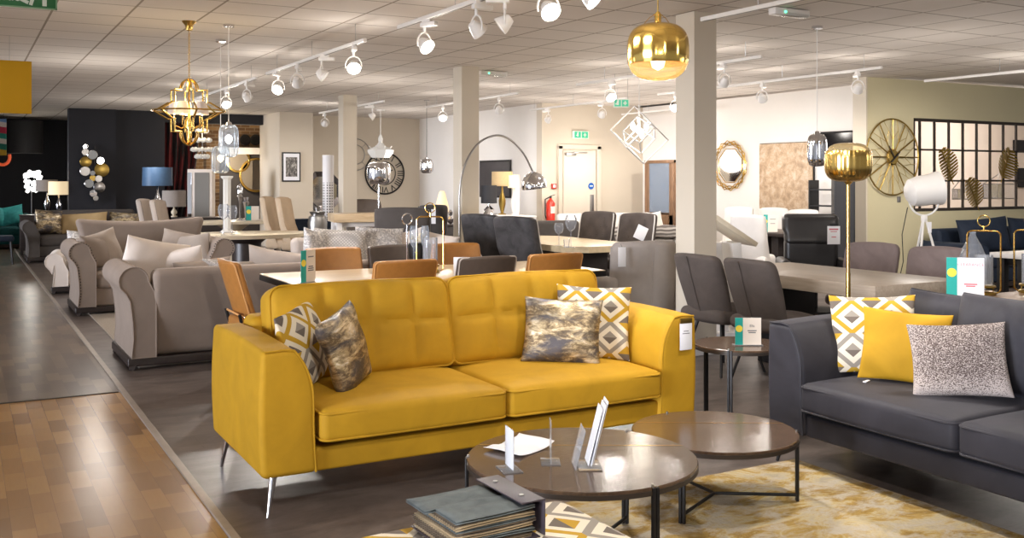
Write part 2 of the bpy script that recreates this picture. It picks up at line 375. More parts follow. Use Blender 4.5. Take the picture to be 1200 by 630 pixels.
# ------------------------------------------------------------------ mesh builder
class MB:
    def __init__(s): s.bm = bmesh.new(); s.uv = None
    def quadgrid(s, fn, nu, nv, close_u=False, uvfn=None):
        vs = [[s.bm.verts.new(fn(i / nu, j / nv)) for j in range(nv + 1)] for i in range(nu + (0 if close_u else 1))]
        n = len(vs)
        for i in range(nu):
            a, b = vs[i], vs[(i + 1) % n]
            for j in range(nv):
                try: s.bm.faces.new((a[j], b[j], b[j + 1], a[j + 1]))
                except ValueError: pass
        return s
    def box(s, c, d, bevel=0, rot=None, seg=2):
        m = Matrix.Translation(c) @ (rot.to_4x4() if rot else Matrix()) @ Matrix.Diagonal((d[0], d[1], d[2], 1))
        g = bmesh.ops.create_cube(s.bm, size=1, matrix=m)
        if bevel:
            es = list({e for v in g['verts'] for e in v.link_edges})
            bmesh.ops.bevel(s.bm, geom=es, offset=bevel, segments=seg, affect='EDGES', profile=.5)
        return s
    def cyl(s, p0, p1, r0, r1=None, seg=16, cap=True):
        p0, p1 = Vector(p0), Vector(p1); r1 = r0 if r1 is None else r1
        ax = p1 - p0; q = ax.to_track_quat('Z', 'Y').to_matrix()
        a, b = [], []
        for i in range(seg):
            t = 2 * PI * i / seg; o = q @ Vector((math.cos(t), math.sin(t), 0))
            a.append(s.bm.verts.new(p0 + o * r0)); b.append(s.bm.verts.new(p1 + o * r1))
        for i in range(seg):
            s.bm.faces.new((a[i], a[(i + 1) % seg], b[(i + 1) % seg], b[i]))
        if cap:
            s.bm.faces.new(a[::-1]); s.bm.faces.new(b)
        return s
    def tube(s, path, r, seg=8, closed=False):
        path = [Vector(p) for p in path]; n = len(path); rings = []
        up = None
        for i, p in enumerate(path):
            if closed: t = path[(i + 1) % n] - path[i - 1]
            else: t = path[min(i + 1, n - 1)] - path[max(i - 1, 0)]
            t.normalize()
            if up is None:
                up = Vector((0, 0, 1)) if abs(t.z) < .9 else Vector((1, 0, 0))
            sd = t.cross(up)
            if sd.length < 1e-6: sd = t.orthogonal()
            sd.normalize(); up = sd.cross(t).normalized()
            rr = r(i / max(1, n - 1)) if callable(r) else r
            rings.append([s.bm.verts.new(p + (sd * math.cos(2 * PI * k / seg) + up * math.sin(2 * PI * k / seg)) * rr) for k in range(seg)])
        m = n if closed else n - 1
        for i in range(m):
            a, b = rings[i], rings[(i + 1) % n]
            for k in range(seg): s.bm.faces.new((a[k], a[(k + 1) % seg], b[(k + 1) % seg], b[k]))
        if not closed:
            s.bm.faces.new(rings[0][::-1]); s.bm.faces.new(rings[-1])
        return s
    def lathe(s, prof, seg=32, c=(0, 0, 0), rib=0, nrib=0):
        rings = []
        for r, z in prof:
            ring = []
            for k in range(seg):
                a = 2 * PI * k / seg; rr = r * (1 + (rib * math.cos(a * nrib) if nrib else 0))
                ring.append(s.bm.verts.new((c[0] + rr * math.cos(a), c[1] + rr * math.sin(a), c[2] + z)))
            rings.append(ring)
        for a, b in zip(rings, rings[1:]):
            for k in range(seg): s.bm.faces.new((a[k], a[(k + 1) % seg], b[(k + 1) % seg], b[k]))
        if prof[0][0] > 1e-4 and s.capend: s.bm.faces.new(rings[0][::-1])
        if prof[-1][0] > 1e-4 and s.capend: s.bm.faces.new(rings[-1])
        return s
    capend = True
    def poly(s, pts, z0, z1):
        a = [s.bm.verts.new((x, y, z0)) for x, y in pts]; b = [s.bm.verts.new((x, y, z1)) for x, y in pts]
        s.bm.faces.new(a[::-1]); s.bm.faces.new(b)
        for i in range(len(a)): j = (i + 1) % len(a); s.bm.faces.new((a[i], a[j], b[j], b[i]))
        return s
    def rblock(s, c, d, r, warp=None, m=(4, 4, 4), rot=None):
        hx, hy, hz = d[0] / 2, d[1] / 2, d[2] / 2
        r = min(r, hx * .98, hy * .98, hz * .98)
        def ticks(h, n):
            e = [r * math.tan(R(a)) for a in (15, 30, 45)]
            i = h - r
            mid = [-i + 2 * i * k / n for k in range(n + 1)]
            return [-i - v for v in e[::-1]] + mid + [i + v for v in e]
        T = [ticks(hx, m[0]), ticks(hy, m[1]), ticks(hz, m[2])]
        hs = (hx, hy, hz); cache = {}
        cv = Vector(c); rm = rot if rot else Matrix.Identity(3)
        def vert(p):
            k = tuple(round(v, 6) for v in p)
            if k in cache: return cache[k]
            q = Vector([max(-(hs[i] - r), min(hs[i] - r, p[i])) for i in range(3)])
            o = Vector(p) - q
            if o.length > 1e-9: o = o.normalized() * r
            w = q + o
            if warp: w = Vector(warp(w.x, w.y, w.z))
            v = s.bm.verts.new(cv + rm @ w); cache[k] = v; return v
        for ax in range(3):
            a, b = (ax + 1) % 3, (ax + 2) % 3
            for sg in (-1, 1):
                for i in range(len(T[a]) - 1):
                    for j in range(len(T[b]) - 1):
                        ps = []
                        for ii, jj in ((i, j), (i + 1, j), (i + 1, j + 1), (i, j + 1)):
                            p = [0, 0, 0]; p[ax] = sg * hs[ax]; p[a] = T[a][ii]; p[b] = T[b][jj]; ps.append(vert(p))
                        if sg < 0: ps = ps[::-1]
                        try: s.bm.faces.new(ps)
                        except ValueError: pass
        return s
    def build(s, name, mat, parent=None, loc=None, rz=0, smooth=True, label=None, auto=True, uvxz=False, rot=None):
        me = bpy.data.meshes.new(name)
        bmesh.ops.recalc_face_normals(s.bm, faces=s.bm.faces[:])
        if uvxz:
            ul = s.bm.loops.layers.uv.new('UVMap')
            for f in s.bm.faces:
                for l in f.loops:
                    l[ul].uv = uvxz(l.vert.co, f) if callable(uvxz) else (l.vert.co.x, l.vert.co.z)
        s.bm.to_mesh(me); s.bm.free()
        if smooth:
            for p in me.polygons: p.use_smooth = True
            if auto: me.set_sharp_from_angle(angle=R(40))
        me.materials.append(M[mat] if isinstance(mat, str) else mat)
        o = bpy.data.objects.new(name, me); C.objects.link(o)
        if parent: o.parent = parent
        if loc: o.location = loc
        if rot: o.rotation_euler = rot
        elif rz: o.rotation_euler = (0, 0, rz)
        if label: o['label'] = label
        return o

def tag(o, label, cat, group=None, kind=None):
    o['label'] = label; o['category'] = cat
    if group: o['group'] = group
    if kind: o['kind'] = kind
    return o

def thing(name, label, cat, loc=(0, 0, 0), rz=0, group=None, rot=None):
    o = bpy.data.objects.new(name, None); C.objects.link(o); o.empty_display_size = .1
    o.location = loc; o.rotation_euler = rot if rot else (0, 0, rz)
    return tag(o, label, cat, group)

def struct(name, mb, mat, smooth=False, parent=None):
    o = mb.build(name, mat, parent, smooth=smooth)
    if not parent: o['kind'] = 'structure'
    return o

def kids(o): return [c for c in C.objects if c.parent == o]
def copy_tree(o, loc=None, rz=None, label=None, parent=None, rot=None):
    ch = kids(o)
    c = o.copy(); C.objects.link(c)
    if parent is not None: c.parent = parent
    if loc is not None: c.location = loc
    if rot is not None: c.rotation_euler = rot
    elif rz is not None: c.rotation_euler = (0, 0, rz)
    if label: c['label'] = label
    for k in ch: copy_tree(k, parent=c)
    return c

def text(name, s, size, mat, parent, loc, rot=(R(90), 0, 0), ext=.0005, align='CENTER'):
    cu = bpy.data.curves.new(name, 'FONT'); cu.body = s; cu.size = size; cu.extrude = ext; cu.align_x = align; cu.align_y = 'CENTER'
    tmp = bpy.data.objects.new('tmp', cu); C.objects.link(tmp)
    dg = bpy.context.evaluated_depsgraph_get(); me = bpy.data.meshes.new_from_object(tmp.evaluated_get(dg)); bpy.data.objects.remove(tmp)
    me.materials.clear(); me.materials.append(M[mat]); o = bpy.data.objects.new(name, me); C.objects.link(o); o.parent = parent; o.location = loc; o.rotation_euler = rot
    return o

def rrect(x0, x1, z0, z1, r, n=5):
    pts = []
    for cx, cz, a0 in ((x1 - r, z1 - r, 0), (x0 + r, z1 - r, 90), (x0 + r, z0 + r, 180), (x1 - r, z0 + r, 270)):
        for k in range(n + 1):
            a = R(a0 + 90 * k / n); pts.append((cx + r * math.cos(a), cz + r * math.sin(a)))
    return pts

# ================================================================== THE SETTING
struct('floor', MB().box((14.01, 13, -.05), (25.98, 34, .1)), 'vinyl')
struct('floor', MB().box((-3.0, 1.75, -.05), (8.0, 11.5, .1)), 'planks')
struct('floor', MB().box((-3.0, 18.75, -.05), (8.0, 22.5, .1)), 'planks_dark')
struct('trim_1', MB().box((1.01, 13, .004), (.04, 34, .012), .003), 'metal_strip')
struct('trim_2', MB().box((-3.0, 7.5, .002), (7.96, .02, .008), .002), 'bronze_metal')
struct('ceiling', MB().box((2.37, 12, CZ + .1), (18.74, 32, .2)), 'tiles')
struct('ceiling', MB().box((19.36, 12, CZ + .14), (15.24, 32, .2)), 'plaster')

# colonnade
for k, (x, y) in enumerate(((5.49, 6.62), (5.57, 11.28), (5.72, 16.17))):
    struct('pillar', MB().box((x + .125, y + .125, CZ / 2), (.25, .25, CZ), .004), 'wall_pillar')
    struct('baseboard_pillar', MB().box((x + .125, y + .125, .05), (.27, .27, .1), .004), 'white_paint')
struct('wall_mid', MB().box((6.35, 21.75, CZ / 2), (.74, 1.6, CZ)), 'wall_cream')
# back walls
struct('wall_back', MB().box((8.2, 21.95, CZ / 2), (3.1, .2, CZ)), 'wall_cream')
struct('wall_alcove', MB().box((9.75, 19.05, CZ / 2), (.199, 5.7, CZ)), 'wall_white')
struct('wall_door', MB().box((10.84, 16.2, CZ / 2), (2.38, .2, CZ)), 'wall_cream')
struct('wall_right', MB().box((12.13, 13.0, CZ / 2), (.2, 6.4, CZ)), 'wall_white')
struct('baseboard_back', MB().box((8.2, 21.84, .06), (3.1, .02, .12), .004), 'white_paint')
struct('baseboard_right', MB().box((12.02, 13.0, .06), (.02, 6.1, .12), .004), 'white_paint')
struct('baseboard_door', MB().box((10.84, 16.09, .06), (2.3, .02, .12), .004), 'white_paint')
# partition with the grid window: wall pieces round the opening
PX0, PX1, PZ0, PZ1, PY = 12.15, 17.2, 1.04, 2.41, 9.82
mb = MB()
mb.box(((11.17 + PX0) / 2, PY, CZ / 2), (PX0 - 11.17, .22, CZ))
mb.box(((PX0 + PX1) / 2, PY, PZ0 / 2), (PX1 - PX0, .22, PZ0))
mb.box(((PX0 + PX1) / 2, PY, (PZ1 + CZ) / 2), (PX1 - PX0, .22, CZ - PZ1))
mb.box((21.0, PY, CZ / 2), (7.6, .22, CZ))
struct('wall_partition', mb, 'wall_yellow')
struct('trim_3', MB().box((11.16, PY, CZ / 2), (.03, .24, CZ), .004), 'wall_pillar')
struct('baseboard_partition', MB().box((14.2, 9.70, .06), (6.0, .02, .12), .004), 'white_paint')
mb = MB()
for z in (PZ0 + .02, PZ1 - .02): mb.box(((PX0 + PX1) / 2, 9.74, z), (PX1 - PX0, .05, .05))
mb.box((PX0 + .02, 9.74, (PZ0 + PZ1) / 2), (.04, .05, PZ1 - PZ0))
for z in (1.49, 1.95): mb.box(((PX0 + PX1) / 2, 9.74, z), (PX1 - PX0, .03, .028))
x = PX0 + .17
while x < PX1:
    mb.box((x, 9.74, (PZ0 + PZ1) / 2), (.028, .03, PZ1 - PZ0)); x += .325
struct('window_1', mb, 'bronze_metal')
struct('wall_beyond', MB().box((19.6, 14.6, CZ / 2), (14.7, .2, CZ)), 'wall_pink')
# dark zone on the left
struct('wall_black', MB().box((2.36, 22.05, CZ / 2), (.9, .3, CZ)), 'wall_black')
struct('wall_black', MB().box((3.3, 22.12, CZ / 2), (.98, .3, CZ)), 'wall_black')
struct('wall_far', MB().box((0.5, 26.6, CZ / 2), (9, .2, CZ)), 'wall_black')
struct('wall_side', MB().box((-3.9, 24.2, CZ / 2), (.2, 5, CZ)), 'wall_black')
struct('wall_brick', MB().box((5.2, 24.9, CZ / 2), (3.2, .2, CZ)), 'brick')
struct('trim_4', MB().box((4.9, 22.4, CZ - .11), (2.3, .3, .22)), 'wall_black')
struct('wall_grey', MB().box((6.3, 24.5, 1.05), (1.7, .2, 2.1)), plain('slate_wall', rgb(74, 70, 70), .8))
mb = MB()
mb.quadgrid(lambda u, v: (3.70 + u * .88 * (1 - .5 * (1 - v) ** 1.6), 22.3 + .05 * math.sin(u * 38), .02 + v * 2.74), 60, 14)
mb2 = mb
o = mb2.build('stage_curtain', 'curtain'); tag(o, 'red and black drape gathered beside the charcoal wall', 'curtain')
o.modifiers.new('thick', 'SOLIDIFY').thickness = .01

# door in the door wall
def pl_y(px, Y0):          # where a column meets the plane y = Y0
    t = (px - 600) / F; d = Y0 / (cY - sY * t); return cY * t * d + sY * d, d
dx0, dx1 = pl_y(659, 16.1)[0], pl_y(697, 16.1)[0]
zt = H + 33 * pl_y(678, 16.1)[1] / F
struct('door_1', MB().box(((dx0 + dx1) / 2, 16.08, zt / 2), (dx1 - dx0, .04, zt), .004), plain('door_paint', rgb(212, 200, 184), .5))
mb = MB()
for x in (dx0 - .07, dx1 + .07): mb.box((x, 16.07, zt / 2 + .04), (.09, .06, zt + .1), .006)
mb.box(((dx0 + dx1) / 2, 16.07, zt + .07), (dx1 - dx0 + .23, .06, .09), .006)
struct('trim_5', mb, 'wall_cream')
dr = bpy.data.objects['door_1']
MB().box((dx0 + .14, 16.02, zt - .07), (.22, .06, .06), .008).box((dx0 + .36, 16.0, zt - .04), (.3, .02, .02), .003).build('door_closer', 'steel', dr)
MB().box((dx1 - .1, 16.05, 1.0), (.09, .012, .42), .004).build('push_plate', 'steel', dr)
MB().cyl((dx1 - .12, 16.052, 1.38), (dx1 - .12, 16.045, 1.38), .065, seg=24).build('round_notice', 'blue_sign', dr)
MB().box((dx1 - .12, 16.04, 1.38), (.07, .004, .02)).build('notice_lettering', 'sign_white', dr)

# ================================================================== FURNITURE MAKERS
def modern_sofa(name, label, mat, loc, rz, W=2.46, D=.98, back_cushions=True, leg_mat='chrome'):
    t = thing(name, label, 'sofa', loc, rz)
    hw, hd = W / 2, D / 2; aw = .26
    for s in (-1, 1):
        def warp(x, y, z, s=s):
            zz = (z + .285)                      # 0 at the bottom, .57 at the top
            inn = (x * -s + aw / 2) / aw         # 0 outside, 1 inside
            k = 0 if zz < .30 else min(1, (zz - .30) / .27)
            wv = 1 - .42 * k ** 2.4
            xo = s * aw / 2
            x = xo + (x - xo) * wv
            x += s * .012 * math.sin(zz / .57 * PI)
            return (x, y, z + .012 * math.sin((y / D + .5) * PI) * k)
        a = MB().rblock((s * (hw - aw / 2), 0, .465), (aw, D, .57), .03, warp, (3, 8, 12)).build('arm', mat, t)
        # piping round the front panel of the arm
        pts = []
        for z in [-.28 + .02 * k for k in range(29)]:
            x, y, zz = warp(-s * aw / 2 + s * .012, -hd + .006, z); pts.append((s * (hw - aw / 2) + x, y, .465 + zz))
        x2 = s * (hw - .012)
        pts += [(s * (hw - .1), -hd + .006, .752), (x2, -hd + .006, .747)]
        MB().tube(pts, .0055, 6).build('piping', mat, a)
    MB().rblock((0, -hd + .07, .235), (W - 2 * aw + .02, .1, .11), .015, None, (8, 1, 2)).box((0, .05, .25), (W - 2 * aw, D - .3, .1), .01).build('base_rail', mat, t)
    MB().rblock((0, hd - .1, .49), (W - .3, .2, .62), .05, None, (8, 2, 6)).build('back_frame', mat, t)
    sw = (W - 2 * aw) / 2
    for s in (-1, 1):
        def wsc(x, y, z):
            u, v = x / (sw / 2), y / .42
            z += (.028 if z > 0 else 0) * (1 - u ** 4) * (1 - v ** 4)
            y -= .018 * (1 - u ** 4) if y < 0 else 0
            return (x, y, z)
        cc = (s * sw / 2, -.115, .392)
        cu = MB().rblock(cc, (sw - .006, .82, .15), .035, wsc, (10, 10, 2)).build('seat_cushion', mat, t)
        for zz in (.058, -.062):
            path = [(cc[0] + x, cc[1] + y, cc[2] + zz) for x, y in rrect(-sw / 2 + .006, sw / 2 - .006, -.412, .40, .04)]
            path = [(p[0], p[1] - (.018 * (1 - ((p[0] - cc[0]) / (sw / 2)) ** 4) if p[1] < cc[1] - .3 else 0), p[2]) for p in path]
            MB().tube(path, .006, 6, True).build('piping', mat, cu)
    if back_cushions:
        for s in (-1, 1):
            bw, bh, bt = sw + .015 + .05, .50, .19
            seams = (-.22 * bw, .03 * bw, .27 * bw)
            def wbc(x, y, z):
                u, v = x / (bw / 2), z / (bh / 2)
                # round the top corners of the outline
                if v > .6: x *= 1 - .05 * ((v - .6) / .4) ** 2
                z += .012 * math.cos(u * PI / 2) if v > 0 else 0
                if y < 0:
                    dd = min([abs(x - q) for q in seams] + [abs(z - .02)])
                    e = (1 - u ** 6) * (1 - v ** 6)
                    y -= e * (.012 + .026 * (1 - math.exp(-dd / .022)))
                return (x, y, z)
            rot = Matrix.Rotation(R(-13), 3, 'X')
            cc = Vector((s * (sw / 2 + .02), .235, .705))
            cu = MB().rblock(cc, (bw, bt, bh), .05, wbc, (44, 2, 22), rot).build('back_cushion', mat, t)
            for yy in (-.075, .07):
                path = [cc + rot @ Vector(wbc(x, yy, z)) for x, z in rrect(-bw / 2 + .008, bw / 2 - .008, -bh / 2 + .008, bh / 2 - .006, .05)]
                path = [cc + rot @ Vector((rot.inverted() @ (p - cc)).to_tuple()[:1] + (yy - (.01 if yy < 0 else 0),) + (rot.inverted() @ (p - cc)).to_tuple()[2:]) for p in path]
                MB().tube(path, .006, 6, True).build('piping', mat, cu)
    for sx in (-1, 1):
        for sy in (-1, 1):
            top = (sx * (hw - .07), sy * (hd - .07), .19); bot = (sx * (hw - .035), sy * (hd - .035), 0)
            MB().cyl(bot, top, .008, .019, 14).build('leg', leg_mat, t)
    return t

def pillow(name, label, mat, w, h, t, loc, rz, tilt=14, roll=0, seed=0, group=None, pinch=.07, uv=True, piping=None):
    mb = MB(); rnd = random.Random(seed)
    off = Vector((rnd.random() * 50, rnd.random() * 50, 0))
    def f(side):
        def g(u, v):
            u, v = 2 * u - 1, 2 * v - 1
            u = math.sin(u * PI / 2); v = math.sin(v * PI / 2)
            x = w / 2 * u * (1 - pinch * (1 - v * v)); z = h / 2 * v * (1 - pinch * (1 - u * u))
            e = max(0, (1 - u * u)) ** .5 * max(0, (1 - v * v)) ** .5
            y = side * (t / 2 * e ** .8)
            nn = noise.noise(Vector((x * 7, z * 7, side * 3)) + off)
            edge = min(1, e * 3) * (1.2 - e)
            y += side * nn * .03 * edge
            return (x, y, z + h / 2)
        return g
    mb.quadgrid(f(-1), 30, 30); mb.quadgrid(f(1), 30, 30)
    bmesh.ops.remove_doubles(mb.bm, verts=mb.bm.verts[:], dist=.0004)
    off_uv = rnd.random() * .1
    o = mb.build(name, mat, None, uvxz=lambda co, fc: (co.x, co.z - h / 2), auto=False)
    o.location = loc
    o.rotation_euler = (Matrix.Rotation(rz, 3, 'Z') @ Matrix.Rotation(R(-tilt), 3, 'X') @ Matrix.Rotation(R(roll), 3, 'Y')).to_euler()
    tag(o, label, 'cushion', group)
    if piping:
        g = f(0)
        path = [g(k / 24, 0) for k in range(24)] + [g(1, k / 24) for k in range(24)] + [g(1 - k / 24, 1) for k in range(24)] + [g(0, 1 - k / 24) for k in range(24)]
        MB().tube(path, .004, 6, True).build('piping', piping, o)
    return o

def round_table(name, label, cx, cy, r, z, legs, top_mat, cat='coffee table', y_stretch=True, a0=90, inlay=True, zf=0):
    t = thing(name, label, cat, (cx, cy, zf)); z -= zf
    MB.capend = True
    MB().lathe([(r - .004, z - .028), (r, z - .024), (r, z - .003), (r - .003, z)], 96).build('table_top', top_mat, t)
    MB().lathe([(r + .002, z - .03), (r + .002, z - .012), (r - .001, z - .012)], 96).build('rim', 'bronze_metal', t)
    if inlay:
        L = math.sqrt(r * r - (r * .35) ** 2) - .004
        MB().box((0, 0, z + .0004), (2 * L, .004, .0012), rot=None).build('inlay', 'gold', t, loc=(r * .35 * math.sin(R(30)), r * .35 * math.cos(R(30)), 0), rz=R(-30))
    feet = []
    for k in range(legs):
        a = R(a0 + 360 * k / legs); x, y = (r - .005) * math.cos(a), (r - .005) * math.sin(a); feet.append((x, y))
        for o_ in ((0,) if legs == 3 else (0,)):
            MB().box((x * 1.012, y * 1.012, (z - .002) / 2), (.014, .014, z - .002), .002, Matrix.Rotation(a, 3, 'Z')).box((x * 1.012 - .017 * math.sin(a), y * 1.012 + .017 * math.cos(a), (z - .002) / 2), (.014, .014, z - .002), .003, Matrix.Rotation(a, 3, 'Z')).build('leg', 'black_metal', t, label='black square leg')
            MB().cyl((x, y, z - .004), (x, y, z + .007), .006, seg=12).build('leg_cap', 'steel', t)
    if y_stretch:
        for x, y in feet:
            MB().tube([(0, 0, .03), (x, y, .03)], .008, 8).build('stretcher', 'black_metal', t)
    return t

def card_stand(label, loc, rz, w=.2, h=.22, teal=.3, lines=(), group=None, title=None, tmat='ink'):
    t = thing('price_card', label, 'price card', loc, rz, group)
    MB().box((0, .012, .003), (w + .02, .06, .006), .001).box((0, 0, h / 2 + .004), (w, .003, h)).build('card_holder', 'acrylic', t)
    x0 = -w / 2
    bars = [q for q in lines if not q[0]]; lines = [q for q in lines if q[0]]
    if bars:
        mb = MB()
        for _, sz, zz in bars: mb.box((x0 + w * teal + w * (1 - teal) / 2, -.0048, h * zz), (w * (1 - teal) * sz, .001, h * .035))
        mb.build('printed_lines', tmat, t)
    MB().box((x0 + w * teal / 2, -.0035, h / 2 + .004), (w * teal, .002, h - .004)).build('teal_strip', 'teal_card', t)
    MB().box((x0 + w * teal + w * (1 - teal) / 2, -.0035, h / 2 + .004), (w * (1 - teal), .002, h - .004)).build('printed_card', 'card' if tmat == 'ink' else 'paper', t)
    MB().cyl((x0 + w * teal / 2, -.0042, h * .62), (x0 + w * teal / 2, -.0055, h * .62), w * teal * .44, seg=24).build('yellow_disc', 'yellow_dot', t)
    for s, sz, zz in lines:
        text('lettering', s, sz, tmat, t, (x0 + w * teal + w * (1 - teal) / 2, -.005, h * zz))
    return t

def leg4(t, w, d, h, mat, r0=.016, r1=.012, splay=.03, y0=0):
    for sx in (-1, 1):
        for sy in (-1, 1):
            MB().cyl((sx * (w / 2 + splay), y0 + sy * (d / 2 + splay), 0), (sx * w / 2, y0 + sy * d / 2, h), r1, r0, 10).build('leg', mat, t)

def pad_chair(label, mat, loc, rz, group, pipe='tan_pipe'):
    t = thing('dining_chair', label, 'chair', loc, rz, group)
    s = MB().rblock((0, -.02, .455), (.48, .46, .09), .03, lambda x, y, z: (x, y, z + (.012 * (1 - (x / .24) ** 2) if z > 0 else 0)), (6, 6, 2)).build('seat', mat, t)
    def wb(x, y, z):
        return (x * (1 - .03 * (z < -.1)), y - .05 * (x / .25) ** 2 + .06 * (z / .2), z + .008 * math.cos(x / .25 * PI / 2))
    b = MB().rblock((0, .235, .72), (.50, .055, .41), .025, wb, (12, 2, 10)).build('backrest', mat, t)
    path = [Vector((0, .235, .72)) + Vector(wb(x, .024, z)) for x, z in rrect(-.244, .244, -.2, .2, .03)]
    MB().tube(path, .006, 6, True).build('piping', pipe, b)
    MB().box((0, .235 - .012, .545), (.36, .01, .015), .003).build('back_seam', pipe, b)
    MB().tube([(-.2, .2, .45), (-.21, .225, .55)], .012, 8).tube([(.2, .2, .45), (.21, .225, .55)], .012, 8).build('back_bracket', 'black_metal', t)
    leg4(t, .4, .4, .42, 'black_metal')
    return t

def shell_chair(label, mat, loc, rz, group, tuft=False):
    t = thing('dining_chair', label, 'chair', loc, rz, group)
    MB().rblock((0, -.03, .45), (.5, .5, .1), .045, lambda x, y, z: (x * (1 - .08 * (y < 0)), y, z + (.02 * (1 - (x / .25) ** 2) if z > 0 else 0)), (8, 8, 2)).build('seat', mat, t)
    def wb(x, y, z):
        v = z / .27; u = x / .25
        ww = .86 + .14 * min(1, max(0, (v + 1) / 1.2))
        if v > .7: ww *= 1 - .10 * ((v - .7) / .3) ** 2
        x *= ww
        y += .09 * v - .07 * u * u
        if y > -1 and not tuft and abs(u) < .06 and True: y -= .006
        if tuft:
            for bx in (-.45, .45):
                dd = math.hypot(u - bx, (v - .1)); y += .03 * math.exp(-(dd / .22) ** 2) if (y - .09 * v + .07 * u * u) < 0 else 0
        z += .012 * math.cos(u * PI / 2) * (v > .5)
        return (x, y, z)
    b = MB().rblock((0, .23, .66), (.50, .085, .54), .035, wb, (16, 2, 14)).build('backrest', mat, t)
    if tuft:
        for bx in (-.45, .45):
            p = wb(bx * .25, -.0425, .027); MB().lathe([(0, .012), (.012, .006), (.012, 0)], 12).build('button', mat, b, loc=(p[0], .23 + p[1] + .008, .66 + p[2]), rot=(R(90), 0, 0))
    else:
        MB().tube([Vector((0, .23, .66)) + Vector(wb(0, .05, z / 20 * .5 - .25)) for z in range(21)], .004, 6).build('centre_seam', mat, b)
    leg4(t, .26, .26, .41, 'black_metal', .013, .010, .1, -.02)
    MB().box((0, -.02, .405), (.34, .34, .015), .004).build('seat_frame', 'black_metal', t)
    return t

def wing_chair(label, mat, loc, rz, group, tuft=False, h=1.08, leg='dark_wood', pipe='white_pipe', W=.52, studs=False):
    t = thing('dining_chair', label, 'chair', loc, rz, group)
    MB().rblock((0, -.03, .45), (W - .02, .5, .13), .045, lambda x, y, z: (x, y, z + (.02 * (1 - (x / .25) ** 2) if z > 0 else 0)), (8, 8, 2)).build('seat', mat, t)
    hb = h - .38; cz = .38 + hb / 2
    def wb(x, y, z):
        v = z / (hb / 2); u = x / (W / 2)
        x *= 1 - .04 * (v < 0) * abs(v)
        if v > .75: x *= 1 - .05 * ((v - .75) / .25) ** 2
        low = max(0, -v)
        front = y < 0
        y += .08 * v - .10 * abs(u) ** 3 * (.5 + 1.1 * low)
        if tuft and front:
            e = math.cos(u * PI * 2.5) * math.cos(v * PI * 2.5) * (abs(u) < .8) * (v > -.5)
            y += .012 * e
        z += .015 * math.cos(u * PI / 2) * (v > .5)
        return (x, y, z)
    b = MB().rblock((0, .23, cz), (W, .1, hb), .04, wb, (20, 2, 24)).build('backrest', mat, t)
    for s in (-1, 1):
        path = [Vector((0, .23, cz)) + Vector(wb(s * (W / 2 - .006), -.035, -hb / 2 + .03 + hb * k / 16 * .94)) for k in range(17)]
        MB().tube(path, .009, 6).build('piping', pipe, b)
    if tuft:
        for r_ in range(5):
            for q in range(4 if r_ % 2 else 3):
                u = (q - (1.5 if r_ % 2 else 1)) * .4; v = .75 - r_ * .3
                p = wb(u * W / 2, -.05, v * hb / 2)
                MB().lathe([(0, .01), (.011, .005), (.011, 0)], 8).build('button', mat, b, loc=(p[0], .23 + p[1] + .004, cz + p[2]), rot=(R(90), 0, 0))
    leg4(t, W - .1, .4, .4, leg, .02, .014, .01)
    return t

